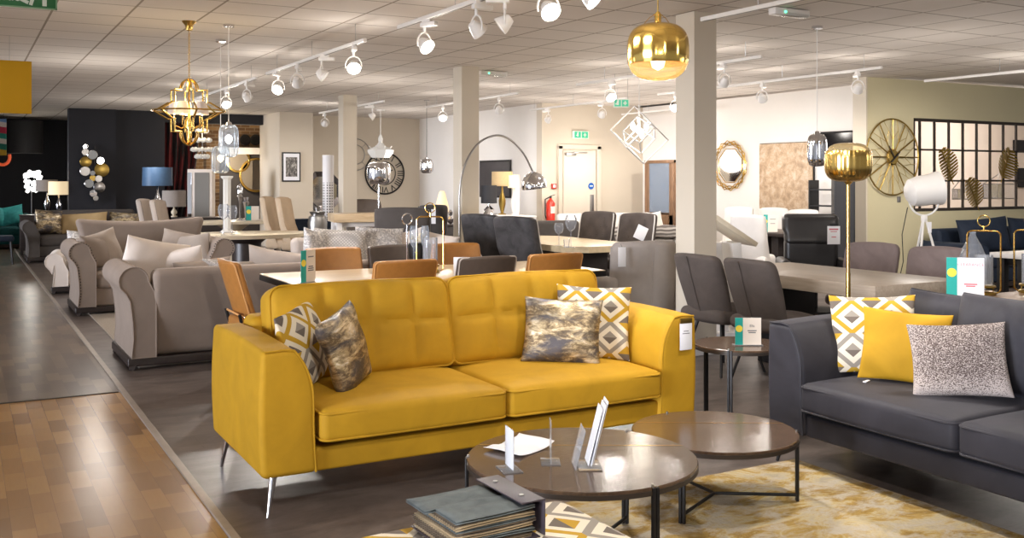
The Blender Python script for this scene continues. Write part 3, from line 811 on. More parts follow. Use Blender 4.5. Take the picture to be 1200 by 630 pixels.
def rolled_sofa(label, mat, loc, rz, W=2.2, D=1.0, bh=.80, ah=.64, seats=2, group=None, roll=.11, studs=False, foot='dark_wood', flare=0, name='sofa', side_mat=None, cat='sofa'):
    t = thing(name, label, cat, loc, rz, group)
    hw, hd, aw = W / 2, D / 2, .24
    for s in (-1, 1):
        mb = MB()
        # rolled arm: outline swept along the depth
        prof = []
        for k in range(15):
            a = R(-60 + 290 * k / 14) if s > 0 else R(240 - 290 * k / 14)
            prof.append((s * (hw - .10) + roll * math.cos(a), ah - roll + .085 + roll * math.sin(a)))
        b0, b1 = (s * (hw - .02), .1), (s * (hw - aw), .1)
        pts = [b0, (s * (hw - .035), .34), (s * (hw - .045), ah - roll * .9)] if True else []
        cz_ = ah + .085 - roll; q_ = lambda ang: (s * (hw - .07 + roll * math.cos(R(ang))), cz_ + roll * math.sin(R(ang)))
        pts = [(s * (hw - .055), .1), (s * (hw - .07), .25), (s * (hw - .065), .38), (s * (hw - .045), cz_ - .16), (s * (hw - .015), cz_ - .10)] + [q_(k_) for k_ in range(-30, 186, 15)] + [(s * (hw - aw), cz_ - .12), (s * (hw - aw), .1)]
        def g(u, v, pts=pts):
            n = len(pts); i = int(round(u * n)) % n; x, z = pts[i]
            y = -hd + v * D
            sc = 1
            return (x, y + .0, z)
        n = len(pts); ys = [-hd, -hd + .02, hd - .02, hd]
        mb.quadgrid(lambda u, v: g(u, v), n, 8, close_u=True)
        mb.bm.verts.ensure_lookup_table()
        cnt = 9
        fa = [mb.bm.verts[i * cnt] for i in range(n)]; fb = [mb.bm.verts[i * cnt + 8] for i in range(n)]
        mb.bm.faces.new(fa); mb.bm.faces.new(fb[::-1])
        arm = mb.build('arm', mat, t)
        for yy in (-hd, hd):
            MB().tube([(p[0], yy, p[1]) for p in pts], .006, 6, True).build('piping', mat, arm)
        if studs:
            q = pts[:-1]
            mb = MB()
            for (ax_, az_), (bx_, bz_) in zip(q, q[1:]):
                L = math.hypot(bx_ - ax_, bz_ - az_)
                for k in range(max(1, int(L / .03))):
                    f_ = k / max(1, int(L / .03)); mb.cyl((ax_ + (bx_ - ax_) * f_ + (-s) * .014, -hd - .004, az_ + (bz_ - az_) * f_), (ax_ + (bx_ - ax_) * f_ + (-s) * .014, -hd + .002, az_ + (bz_ - az_) * f_), .007, seg=6)
            sd = mb.build('stud_trim', 'dark_wood', arm); sd['kind'] = 'stuff'
    def wbk(x, y, z):
        v = z / ((bh - .1) / 2)
        x *= 1 + flare * max(0, v) ** 1.5
        z += flare * .8 * (x / hw) ** 2 * (v > .2) * v * .5
        return (x, y + .05 * v, z)
    MB().rblock((0, hd - .1, .1 + (bh - .1) / 2), (W - (2 * aw) + .06, .2, bh - .1), .06, wbk, (10, 3, 8)).build('back_frame', mat, t)
    MB().rblock((0, -.03, .2), (W - 2 * aw + .02, D - .12, .2), .03, None, (6, 6, 2)).build('base', mat, t)
    sw = (W - 2 * aw) / seats
    for k in range(seats):
        cx = -W / 2 + aw + sw * (k + .5)
        MB().rblock((cx, -.1, .37), (sw - .008, D - .22, .17), .06, lambda x, y, z: (x, y, z + (.03 * (1 - (x / sw * 2) ** 4) if z > 0 else 0)), (6, 6, 2)).build('seat_cushion', mat, t)
    MB().rblock((0, 0, .065), (W - .06, D - .06, .07), .012, None, (2, 2, 1)).build('plinth', foot, t)
    for sx in (-1, 1):
        for sy in (-1, 1):
            x, y = sx * (hw - .09), sy * (hd - .07)
            MB().cyl((x + sx * .03, y + sy * .02, 0), (x, y, .1), .028, .045, 4).build('leg', foot, t)
    return t

def slab_table(label, cx, cy, W, D, z, th, top, legm, rz=0, cat='dining table', base='legs', edge=None, name='dining_table'):
    t = thing(name, label, cat, (cx, cy, 0), rz)
    MB().box((0, 0, z - th / 2), (W, D, th), .004).build('table_top', top, t)
    if edge: MB().box((0, 0, z - th / 2 - .004), (W + .006, D + .006, th - .004), .003).build('edge_band', edge, t)
    if base == 'legs':
        for sx in (-1, 1):
            for sy in (-1, 1):
                MB().box((sx * (W / 2 - .09), sy * (D / 2 - .09), (z - th) / 2), (.08, .08, z - th), .004).build('leg', legm, t)
        MB().box((0, 0, z - th - .04), (W - .2, D - .2, .07), .004).build('apron', legm, t)
    else:
        for s in (-1, 1):
            q = (W / 2 - .45) * s if W > D else 0; q2 = (D / 2 - .45) * s if D >= W else 0
            MB().box((q, q2, (z - th) / 2), (.14 if W > D else W * .55, D * .55 if W > D else .14, z - th), .006).build('leg', legm, t)
        MB().box((0, 0, .12), ((W - .9) if W > D else .08, .08 if W > D else D - .9, .1), .004).build('stretcher', legm, t)
    return t

# ================================================================== FOREGROUND
SX, SY = 2.395, 4.845
sofa = modern_sofa('yellow_sofa', 'mustard yellow velvet two seater sofa on slim chrome legs', 'yellow', (SX, SY, 0), 0)
pillow('scatter_cushion', 'grey, white and mustard diamond cushion leaning on the left arm of the yellow sofa', 'geo_side', .44, .41, .14, (1.575, 4.86, .478), R(47), 15, -7, 1)
pillow('scatter_cushion', 'distressed gold foil cushion with beige back at the left end of the yellow sofa', 'foil', .38, .40, .14, (1.735, 4.70, .478), R(44), 13, -11, 2)
pillow('scatter_cushion', 'diamond patterned cushion tucked in the right corner of the yellow sofa', 'geo', .44, .43, .12, (3.175, 4.74, .478), R(-34), 14, 2, 3)
pillow('scatter_cushion', 'dark grey and gold foil cushion leaning at the right of the yellow sofa', 'foil', .45, .38, .13, (2.93, 4.69, .478), R(-36), 18, 2, 4)
t = thing('price_tag', 'white price tag hung on the right arm of the yellow sofa', 'price tag', (3.535, 4.333, .565))
MB().box((0, 0, .075), (.085, .003, .15), .001).build('tag_card', 'paper', t)
MB().box((0, -.001, .163), (.085, .004, .03), .001).build('tag_clip', 'gold_dull', t)
MB().box((0, -.002, .105), (.035, .001, .004)).box((0, -.002, .092), (.05, .001, .004)).build('printed_lines', 'ink', t)

dsofa = modern_sofa('charcoal_sofa', 'charcoal grey velvet sofa with thin dark legs beside the rug', 'charcoal', (3.81 + .49, 2.80, 0), R(-90), W=2.36, back_cushions=False, leg_mat='black_metal')
def back_pillow(par, x, y, z, w, h, th, tilt, rz, mat='charcoal'):
    rot = Matrix.Rotation(rz, 3, 'Z') @ Matrix.Rotation(R(-tilt), 3, 'X'); c0 = Vector((x, y, z))
    def f(side):
        def g(u, v):
            u, v = math.sin((2 * u - 1) * PI / 2), math.sin((2 * v - 1) * PI / 2)
            px_ = w / 2 * u * (1 - .05 * (1 - v * v)); pz_ = h / 2 * v * (1 - .06 * (1 - u * u))
            e = max(0, 1 - u ** 4) ** .5 * max(0, 1 - v ** 4) ** .5
            py_ = side * th / 2 * e ** .7
            py_ += side * e * .03 * noise.noise(Vector((px_ * 5 + x * 9, pz_ * 5, side)))
            if side < 0: py_ += .010 * math.exp(-((u + .1 + .12 * v) / .035) ** 2) * e
            return c0 + rot @ Vector((px_, py_, pz_))
        return g
    mb = MB(); mb.quadgrid(f(-1), 60, 30); mb.quadgrid(f(1), 30, 30)
    cu = mb.build('back_cushion', mat, par, auto=False)
    g = f(0); ed = [g(k / 24, 0) for k in range(24)] + [g(1, k / 24) for k in range(24)] + [g(1 - k / 24, 1) for k in range(24)] + [g(0, 1 - k / 24) for k in range(24)]
    MB().tube(ed, .006, 6, True).build('piping', mat, cu)
back_pillow(dsofa, -.60, .31, .68, .68, .46, .22, 14, 0)
back_pillow(dsofa, -.10, .20, .69, .80, .50, .28, 17, R(7))
back_pillow(dsofa, .66, .28, .71, .70, .48, .2, 15, R(-3))
pillow('scatter_cushion', 'diamond patterned cushion propped in the far corner of the charcoal sofa', 'geo', .44, .42, .12, (4.20, 3.60, .49), R(-52), 14, -3, 5)
pillow('scatter_cushion', 'plain mustard velvet cushion on the charcoal sofa', 'yellow', .43, .37, .13, (4.13, 3.37, .49), R(-56), 14, 3, 6)
pillow('scatter_cushion', 'speckled brown and silver cushion at the front of the charcoal sofa', 'speckle', .44, .36, .13, (4.11, 3.01, .49), R(-52), 22, -5, 7)
t = thing('care_label', 'small white care label on the charcoal sofa seat by the mustard cushion', 'label', (4.0, 3.48, .492), R(20))
MB().box((0, 0, .004), (.055, .018, .006), .002).build('label_cloth', 'paper', t)
MB().tube([(.03, 0, .004), (.05, .005, .006)], .002, 6).build('label_thread', 'black', t)

ct = round_table('coffee_table', 'larger round dark wood coffee table on black legs', 2.15, 3.28, .455, .42, 3, 'coffee_wood', a0=151, zf=.014)
ct2 = round_table('coffee_table', 'lower round brown coffee table partly under the larger one', 3.09, 3.58, .385, .34, 3, 'coffee_wood', a0=-33, zf=.014)
st = round_table('side_table', 'small round brown side table between the two front sofas', 4.13, 4.56, .27, .52, 3, 'coffee_wood', 'side table', a0=215, inlay=False)
t = card_stand('teal and cream price card standing on the side table', (4.12, 4.47, .52), R(-30), .155, .165, .3, (('Ella', .022, .72), ('', .5, .55), ('', .4, .48)))

# papers and acrylic sign holders on the larger coffee table
mb = MB(); mb.quadgrid(lambda u, v: ((u - .5) * .235, (v - .5) * .185, .002 + .014 * (abs(u - .45) * 2) ** 3 + .008 * (math.sin(u * 7 + v * 3)) ** 2 * v), 12, 8)
o = mb.build('paper_sheet', 'paper'); o.location = (1.99, 3.50, .421); o.rotation_euler = (0, 0, R(22)); o.modifiers.new('thick', 'SOLIDIFY').thickness = .0012
tag(o, 'loose white paper sheet on the larger coffee table', 'paper')
def sign_holder(label, x, y, rz, w, h, paper=True):
    t = thing('sign_holder', label, 'sign holder', (x, y, .42), rz)
    MB().box((0, 0, .002), (w + .01, .075, .004), .001).box((0, 0, h / 2 + .004), (w, .004, h), .001).build('acrylic_stand', 'acrylic', t)
    if paper: MB().box((0, 0, h / 2 + .006), (w - .006, .0015, h - .008)).build('printed_insert', 'paper', t)
    return t
hx, hy, _ = at(597, 3.73) + (0,)
sign_holder('clear acrylic sign holder with grey insert nearest the loose sheet', hx, hy, R(79), .1, .155)
hx, hy = at(645, 3.83); sign_holder('thin empty acrylic sign holder seen edge on, middle of the coffee table', hx, hy, R(62), .09, .16, False)
hx, hy = at(690, 3.78)
t = thing('leaflet_holder', 'clear acrylic leaflet holder with white leaflets leaning to the right', 'leaflet holder', (hx, hy, .42), R(64))
lean = Matrix.Rotation(R(14), 3, 'X')
MB().box((0, 0, .003), (.13, .09, .005), .001).box((0, .04, .075), (.13, .003, .15), 0, lean).box((0, -.01, .055), (.13, .003, .1), 0, lean).build('acrylic_stand', 'acrylic', t)
for k, (dy, hh, dx) in enumerate(((0, .22, 0), (-.009, .235, -.01), (-.018, .245, .008))):
    MB().box((dx, -.012 - hh * .12 + dy + .02, .012 + hh / 2), (.105, .002, hh), 0, lean).build('leaflet', 'paper', t)

# rug
mb = MB()
mb.rblock((0, 0, .006), (1.72, 2.5, .012), .004, None, (20, 30, 1))
o = mb.build('area_rug', 'rug'); o.location = (3.06, 2.64, 0.001); tag(o, 'ochre and cream abstract rug under the coffee tables', 'rug')
MB().tube([(x, y, .006) for x, y in rrect(-.862, .862, -1.252, 1.252, .01)], .007, 6, True).build('binding', 'rug_edge', o)

# footstool and fabric swatch book
t = thing('footstool', 'upholstered footstool in grey and mustard diamond fabric at the front', 'footstool', (1.44, 2.42, 0))
def wf(x, y, z):
    u, v = x / .39, y / .5
    return (x, y, z + (.02 * (1 - u ** 4) * (1 - v ** 4) if z > 0 else 0))
def uvf(co, f):
    n = f.normal
    if abs(n.z) > .5: return (co.y * .9, co.x * .9)
    return (co.y + co.x, co.z)
MB().rblock((0, 0, .27), (.80, 1.02, .28), .05, wf, (12, 12, 4)).build('padded_top', 'geo_pouf', t, uvxz=uvf)
MB().box((0, 0, .115), (.7, .92, .04), .006).build('base_frame', 'dark_wood', t)
for sx in (-1, 1):
    for sy in (-1, 1): MB().cyl((sx * .32, sy * .42, 0), (sx * .3, sy * .4, .1), .016, .024, 10).build('leg', 'dark_wood', t)

t = thing('swatch_book', 'fabric sample book with a dark board handle lying on the footstool', 'sample book', (1.405, 2.715, .43), R(2))
rnd = random.Random(3)
mats = ['swatch_beige', 'swatch_brown', 'swatch_green', 'swatch_brown', 'swatch_beige', 'swatch_brown', 'swatch_green', 'swatch_beige', 'swatch_brown', 'swatch_green', 'swatch_green']
for k, mm in enumerate(mats):
    z = .008 + k * .0095; dx = rnd.uniform(-.012, .006); dy = rnd.uniform(-.006, .006)
    half = k >= len(mats) - 2
    def g(side, k=k, z=z - (.006 if k == 10 else 0), dx=dx + (.0 if k != 9 else -.03), dy=dy, half=half):
        def f(u, v):
            x = -.155 + dx + u * .27
            zig = .003 * (1 if int(v * 36) % 2 else -1)
            y = (-.13 + dy + v * .262) if not half else ((.0 if k == 9 else -.13) + dy + v * .131)
            zz = z + side * .0035 + .004 * math.sin(u * 3.1) * math.sin(v * 9 + k) - .012 * (1 - u) * (k / 11) * .5
            return (x + (zig if u < .03 else 0), y, zz)
        return f
    mb = MB(); mb.quadgrid(g(-1), 10, 36); mb.quadgrid(g(1), 10, 36)
    bmesh.ops.bridge_loops(mb.bm, edges=[e for e in mb.bm.edges if e.is_boundary]) if False else None
    o = mb.build('fabric_swatch', mm, t, auto=False)
    o.modifiers.new('thick', 'SOLIDIFY').thickness = .003
MB().box((-.02, 0, .002), (.30, .285, .004), .001).build('board_cover', 'cover_dark', t)
hd_ = MB().box((.105, 0, .112), (.085, .285, .005), .002).box((.146, 0, .058), (.005, .285, .112), .002).build('board_handle', 'cover_dark', t)
for yy in (-.08, .08): MB().cyl((.1, yy, .114), (.1, yy, .118), .008, seg=14).build('rivet', 'steel', hd_)
t2 = None

# gold floor lamp behind the charcoal sofa
lx, ly = at(994, 5.95)
t = thing('floor_lamp', 'gold floor lamp with half mirrored amber glass drum behind the charcoal sofa', 'floor lamp', (lx, ly, 0))
MB().lathe([(0, 0), (.14, 0), (.14, .015), (.13, .02), (.02, .024), (0, .024)], 40).build('base', 'gold', t)
MB().cyl((0, 0, .02), (0, 0, .95), .014, seg=16).build('pole', 'gold', t)
MB().cyl((0, 0, .94), (0, 0, 1.5), .011, seg=16).build('pole', 'gold', t)
zb = 1.505
def drumprof(r, h, a, b, n=24, sq=3.2):
    out = []
    for k in range(n + 1):
        f = a + (b - a) * k / n; th = f * PI
        c_, s_ = math.cos(th), math.sin(th)
        rr = r * abs(s_) ** (2 / sq); zz = h / 2 - h / 2 * (1 if c_ > 0 else -1) * abs(c_) ** (2 / sq)
        out.append((max(.0, rr), zz))
    return out
MB().lathe([(.012, -.02), (.03, 0)] , 20).build('collar', 'gold', t, loc=(0, 0, zb))
MB.capend = False
MB().lathe(drumprof(.1375, .239, .03, .63), 192, rib=.008, nrib=24).build('gold_shade', 'gold', t, loc=(0, 0, zb - .003))
MB().lathe(drumprof(.134, .235, .03, .99), 64).build('glass_shade', 'glass_gold', t, loc=(0, 0, zb - .003))
MB.capend = True
MB().lathe([(0, .03), (.03, .04), (.045, .075), (.03, .11), (0, .118)], 20).build('bulb', 'glass', t, loc=(0, 0, zb))

# ================================================================== MIDDLE GROUND
def P3(px, d, z): x, y = at(px, d); return (x, y, z)

# dining table with tan and brown chairs behind the yellow sofa
slab_table('long pale oak dining table with dark metal edge behind the yellow sofa', 3.37, 7.30, 2.58, 1.10, .765, .05, 'pale_oak', 'black_metal', edge='black_metal', base='panel')
G1 = 'leather chairs round the pale oak table'
tan = pad_chair('tan leather dining chair at the left end of the pale oak table', 'tan_leather', (1.96, 7.30, 0), R(90), G1)
copy_tree(tan, (2.84, 6.92, 0), R(180), 'left tan leather chair on the near side of the oak table, back to us')
copy_tree(tan, (4.14, 6.94, 0), R(180), 'right tan leather chair on the near side of the oak table, back to us')
copy_tree(tan, (2.79, 7.90, 0), 0, 'left tan leather chair on the far side of the oak table, beside the teal card')
copy_tree(tan, (3.95, 7.90, 0), 0, 'right tan leather chair on the far side of the oak table, behind the gold lantern')
br = pad_chair('dark brown leather chair on the near side of the oak table by the white card', 'brown_leather', (3.52, 6.93, 0), R(180), G1, pipe='taupe_light')
copy_tree(br, (3.36, 7.92, 0), 0, 'dark brown leather chair on the far side of the oak table between tan ones')
card_stand('tall teal and lilac price card on the left end of the oak table', (2.20, 6.98, .765), R(33), .16, .235, .36, (('', .6, .8), ('', .5, .5), ('', .6, .44), ('', .6, .38)))
x, y = at(541, 7.62)
t = thing('folded_sign', 'plain white folded sign standing between two near chairs on the oak table', 'sign', (x, y, .765), R(-28))
MB().box((0, 0, .075), (.125, .003, .15), .001).build('front_sheet', 'paper', t); MB().box((0, .03, .074), (.125, .003, .148), 0, Matrix.Rotation(R(18), 3, 'X')).build('back_sheet', 'paper', t)
MB().box((0, -.0022, .105), (.035, .001, .005)).box((0, -.0022, .09), (.05, .001, .004)).build('printed_lines', 'ink', t)

def lantern(label, loc, rz, w=.215, h=.45, ring=.04):
    t = thing('candle_lantern', label, 'lantern', loc, rz, 'gold framed candle lanterns')
    fr = [(x, 0, z) for x, z in rrect(-w / 2, w / 2, .012, h, .035)]
    MB().tube(fr, .006, 8, True).tube([(x, .0, z) for x, z in rrect(-w / 2, w / 2, .012, h, .035)], .006, 8, True).build('frame', 'gold', t)
    MB().tube([(ring * math.cos(a), 0, h + .03 + ring + ring * math.sin(a)) for a in [2 * PI * k / 24 for k in range(24)]], .004, 8, True).cyl((0, 0, h), (0, 0, h + .03), .006, seg=8).build('hanging_ring', 'gold', t)
    MB().lathe([(.075, 0), (.08, .004), (.08, .018), (.075, .022)], 32).lathe([(.074, .05), (.078, .053), (.078, .062), (.074, .065)], 32).build('candle_plate', 'gold_dull', t)
    MB().cyl((.06, 0, .02), (.06, 0, .052), .004, seg=8).cyl((-.06, 0, .02), (-.06, 0, .052), .004, seg=8).cyl((0, .06, .02), (0, .06, .052), .004, seg=8).build('plate_post', 'gold_dull', t)
    MB.capend = False
    MB().lathe([(.06, .066), (.06, .28)], 32).lathe([(.057, .066), (.057, .28)], 32).build('glass_chimney', 'glass', t)
    MB.capend = True
    return t
lan = lantern('gold framed candle lantern on the oak table', P3(504, 7.95, .765)[:2] + (.765,), R(-29))
# console behind the charcoal sofa, with price card and two lanterns
slab_table('low tan wooden console behind the charcoal sofa', 6.35, 4.28, 1.7, .42, .70, .035, 'walnut', 'dark_wood', cat='console table', name='console_table')
copy_tree(lan, P3(1153, 7.0, .70), R(-52), 'gold framed lantern standing behind the charcoal sofa by the price card')
copy_tree(lan, P3(1208, 7.1, .70), R(-52), 'gold framed lantern cut off by the right edge of the photo')
card_stand('teal and white clearance price card behind the charcoal sofa', P3(1131, 6.85, .70), R(-48), .24, .27, .29,
           (('CLEARANCE', .030, .83), ('', .5, .33), ('', .35, .28)), tmat='ink_red')
MB.capend = False
t = thing('glass_bottle', 'house shaped clear glass bottle in front of the navy cushion', 'bottle', P3(1140, 7.25, .70))
MB().lathe([(.0, .0), (.085, .0), (.09, .02), (.09, .25), (.06, .33), (.022, .40), (.018, .43)], 40).build('body', 'glass', t)
MB().lathe([(.022, .425), (.024, .435), (.018, .44)], 24).build('lip', 'glass', t)
MB.capend = True

# corner sofas in pale and dark taupe at the left
rolled_sofa('taupe fabric sofa with rolled arms seen from behind, nearest the aisle', 'taupe', (2.50, 8.76, 0), R(180), W=2.76, D=1.02, bh=.80, ah=.735, seats=3)
for k, (px, d, z, w, h, rz, tilt, lab, mt) in enumerate((
    (170, 8.75, .60, .58, .48, 20, 12, 'large cream cushion poking over the arm of the nearest taupe sofa', 'cream_pillow'),
    (212, 8.95, .56, .58, .45, -10, 24, 'cream cushion second from the aisle on the nearest taupe sofa', 'cream_pillow'),
    (238, 8.85, .55, .50, .35, 10, 16, 'stone cushion behind the back of the nearest taupe sofa', 'taupe_pillow'),
    (268, 8.9, .55, .48, .34, -15, 20, 'marbled grey and white cushion on the nearest taupe sofa', 'marbled'),
    (292, 8.8, .56, .44, .33, 12, 15, 'stone cushion beside the marbled one on the taupe sofa', 'taupe_pillow'),
    (325, 8.85, .56, .58, .44, -25, 18, 'stone cushion at the right of the nearest taupe sofa', 'taupe_pillow'))):
    x, y = at(px, d); pillow('scatter_cushion', lab, mt, w, h, .17, (x, y, z - .08), R(rz + 170), tilt, (-12, 10, 5, -6, 3, -10)[k], 20 + k, 'cushions on the nearest taupe sofa')

rolled_sofa('pale taupe sofa further back carrying white patterned cushions', 'taupe_light', (4.05, 10.35, 0), 0, W=2.1, D=.95, bh=.86, ah=.62, seats=2)
for k, (px, w, h, rz, lab, mt, rl) in enumerate((
    (374, .42, .48, 30, 'small silver patterned cushion at the left arm of the rear sofa', 'marbled', 12),
    (396, .60, .48, -20, 'white dotted jacquard cushion on the rear pale sofa', 'quilt', 3),
    (444, .56, .49, -8, 'white marbled print cushion in the middle of the rear pale sofa', 'marbled', 4),
    (480, .54, .44, -35, 'cream cushion right of the marbled one on the rear sofa', 'cream_pillow', -14),
    (509, .44, .40, -40, 'cream cushion nearest the gold lantern on the rear sofa', 'cream_pillow', 10))):
    t_ = (px - 600) / F; d = 10.38 / (cY - sY * t_); x, y = at(px, d)
    pillow('scatter_cushion', lab, mt, w, h, .17, (x, y - .0, .50), R(rz), 14, rl, 40 + k, 'cushions on the rear pale sofa')

rolled_sofa('pale taupe loveseat with studded rolled arms and flared high back', 'taupe', (1.93, 12.33, 0), 0, W=1.72, D=1.02, bh=1.0, ah=.725, seats=1, studs=True, flare=.16)
for k, (px, y0, w, h, rz, lab, mt, rl) in enumerate((
    (112, 12.2, .40, .36, 40, 'taupe cushion against the studded arm of the loveseat', 'taupe', 8),
    (126, 12.35, .50, .42, 25, 'round edged stone cushion on the left of the loveseat', 'taupe_pillow', -14),
    (206, 12.3, .48, .40, -20, 'pale cushion on the right of the studded loveseat', 'taupe_pillow', 12),
    (226, 12.15, .44, .36, -35, 'stone cushion leaning on the right arm of the loveseat', 'taupe_light', -8))):
    t_ = (px - 600) / F; d = y0 / (cY - sY * t_); x, y = at(px, d)
    pillow('scatter_cushion', lab, mt, w, h, .18, (x, y, .50), R(rz), 14, rl, 60 + k, 'cushions on the studded loveseat')
rolled_sofa('patterned low armchair between the studded loveseat and the far sofa', 'cream_pillow', (1.55, 14.6, 0), R(-8), W=1.0, D=.85, bh=.62, ah=.45, seats=1, name='armchair', cat='armchair')
pillow('scatter_cushion', 'mottled fur cushion on the patterned low armchair', 'marbled', .45, .36, .16, (1.45, 14.5, .46), R(10), 14, 5, 70)

rolled_sofa('dark grey sofa with rounded arms at the far end of the aisle', 'grey_dark', (2.10, 20.25, 0), 0, W=2.2, D=1.0, bh=.92, ah=.66, seats=2)
pillow('scatter_cushion', 'dark fur cushion in the corner of the far dark grey sofa', 'foil', .5, .45, .18, (1.42, 20.2, .5), R(18), 14, 6, 71)
pillow('scatter_cushion', 'wide gold velvet cushion on the far dark grey sofa', 'gold_dull' if False else 'shade_gold', .85, .38, .18, (2.05, 20.3, .5), R(-4), 14, -3, 72)
pillow('scatter_cushion', 'striped silver cushion at the right of the far dark grey sofa', 'foil', .6, .36, .18, (2.75, 20.3, .52), R(-10), 14, 4, 73)
rolled_sofa('dark teal velvet sofa at the far left beyond the aisle', 'teal', (.15, 24.3, 0), R(6), W=2.5, D=1.0, bh=.84, ah=.66, seats=2)
for k, (x, w) in enumerate(((.62, .5), (1.0, .48))):
    pillow('scatter_cushion', ('bright teal satin cushion on the left of the teal sofa', 'bright teal cushion on the right arm side of the teal sofa')[k], 'teal_light', w, .42, .16, (x, 24.25, .52), R(20 - 40 * k), 14, 18 - 30 * k, 74 + k)
t = thing('stool', 'dark navy upholstered stool on thin legs at the left edge', 'stool', P3(-4, 17.5, 0))
MB().rblock((0, 0, .46), (.55, .42, .1), .04, None, (4, 4, 2)).build('seat', 'navy', t); leg4(t, .44, .32, .42, 'black_metal')
o = MB().rblock((0, 0, .006), (1.5, 4.4, .012), .004).build('area_rug', 'rug_beige'); o.location = (2.0, 10.6, .0); tag(o, 'plain beige rug between the nearest taupe sofa and studded loveseat', 'rug')
o = MB().rblock((0, 0, .006), (2.4, 2.2, .012), .004).build('area_rug', 'rug_beige'); o.location = (2.6, 15.8, .0); tag(o, 'beige rug behind the studded loveseat by the aisle edge', 'rug')

# stone table with glasses, and the high backed chairs beyond it
t = thing('dining_table', 'large oval pale stone dining table on a dark pedestal', 'dining table', (3.50, 13.9, 0))
MB().lathe([(.55, .70), (.60, .705), (.60, .755), (.59, .76)], 64).build('table_top', 'stone_pale', t)
kids(t)[0].scale = (1.5, 1, 1)
MB().lathe([(.36, 0), (.36, .03), (.2, .08), (.2, .62), (.3, .70)], 32).build('pedestal', 'dark_wood', t)
t = thing('dining_table', 'second pale stone table further behind the oval one', 'dining table', (4.17, 17.5, 0))
MB().box((0, 0, .76), (1.9, .95, .05), .01).build('table_top', 'stone_pale', t); MB().lathe([(.3, 0), (.3, .03), (.15, .08), (.15, .62), (.3, .735)], 32).build('pedestal', 'stone_pale', t)
hb = wing_chair('left beige high backed dining chair beside the white wall end', 'beige_fabric', P3(331, 16.2, 0), R(50), 'beige high backed chairs', h=1.22, W=.42, pipe='beige_fabric')
copy_tree(hb, P3(350, 15.7, 0), R(50), 'right beige high backed dining chair, nearer the octagon mirror')
hb2 = wing_chair('left taupe wing chair with dark tag in front of the charcoal wall', 'taupe_pillow', P3(186, 17.2, 0), R(60), 'taupe wing chairs by the charcoal wall', h=1.16, W=.5, pipe='taupe')
copy_tree(hb2, P3(203, 16.5, 0), R(60), 'right taupe wing chair, nearest the blue lamp')

def goblet(label, loc, h=.3, r=.05, group='stemmed glasses', mat='glass', s=1):
    MB.capend = False
    t = thing('wine_glass', label, 'glass', loc, 0, group)
    MB().lathe([(r * .8, 0), (r * .8, .004), (.006, .012), (.005, h * .5)], 24).build('stem', mat, t)
    MB().lathe([(.005, h * .5), (r * .7, h * .58), (r, h * .75), (r * .95, h * .9), (r * .7, h)], 32).build('bowl', mat, t)
    MB.capend = True
    return t
goblet('left tall goblet on the oval stone table', P3(262, 13.3, .76), .42, .075)
goblet('right tall goblet on the oval stone table', P3(272, 13.35, .76), .40, .07)
t = thing('glass_column', 'tall lit crystal column lamp on the stone table', 'table lamp', P3(266, 13.9, .76))
MB().lathe([(.09, 0), (.09, .02), (.05, .05), (.05, .75), (.08, .78), (.08, .8)], 24, rib=.08, nrib=8).build('crystal_column', 'crystal_lit', t)
MB().lathe([(.11, -.002), (.11, .012), (.09, .014)], 24).build('base', 'chrome', t)

# stone topped table with dark velvet chairs
t = thing('dining_table', 'travertine dining table with clipped corners among black velvet chairs', 'dining table', (6.43, 10.3, 0))
c_ = .22; W_, D_ = 1.05, 2.2
pts = [(-W_/2 + c_, -D_/2), (W_/2 - c_, -D_/2), (W_/2, -D_/2 + c_), (W_/2, D_/2 - c_), (W_/2 - c_, D_/2), (-W_/2 + c_, D_/2), (-W_/2, D_/2 - c_), (-W_/2, -D_/2 + c_)]
MB().poly(pts, .69, .76).build('table_top', 'stone', t)
for yy in (-.6, .6): MB().box((0, yy, .345), (.5, .14, .69), .006).build('leg', 'dark_wood', t)
wc = wing_chair('black velvet chair with pale piping, left of the pair at the travertine table', 'velvet_black', (5.80, 10.85, 0), R(112), 'black velvet chairs at the travertine table', h=1.08, W=.60)
copy_tree(wc, (5.78, 9.95, 0), R(112), 'black velvet chair with pale piping, right of the pair, beneath the arc lamp')
tc = wing_chair('left button tufted dark chair on the far side of the travertine table', 'suede_dark', (7.28, 10.95, 0), R(-68), 'tufted chairs at the travertine table', tuft=True, h=1.07, W=.54)
copy_tree(tc, (7.35, 10.15, 0), R(-68), 'right button tufted dark chair with a paper tag beside the pillar')
t = thing('price_tag', 'folded white tag hanging on the right tufted chair', 'price tag', P3(751, 12.05, .86), R(-20), rot=(0, R(25), R(-20)))
MB().box((0, 0, 0), (.14, .004, .17), .001).build('tag_card', 'paper', t); MB().tube([(0, 0, .085), (.01, .02, .13)], .002, 6).build('tag_string', 'black', t)
goblet('short clear goblet on the travertine table', P3(655, 11.2, .76), .26, .055, 'goblets on the travertine table')
goblet('taller clear goblet on the travertine table', P3(669, 10.9, .76), .36, .065, 'goblets on the travertine table')
t = thing('tumbler', 'small tumbler beside the goblets on the travertine table', 'glass', P3(664, 10.95, .76)); MB.capend = False
MB().lathe([(.0, 0), (.03, 0), (.035, .09)], 20).build('body', 'glass', t); MB().lathe([(.03, .001), (.03, .012)], 20).build('base', 'glass', t); MB.capend = True

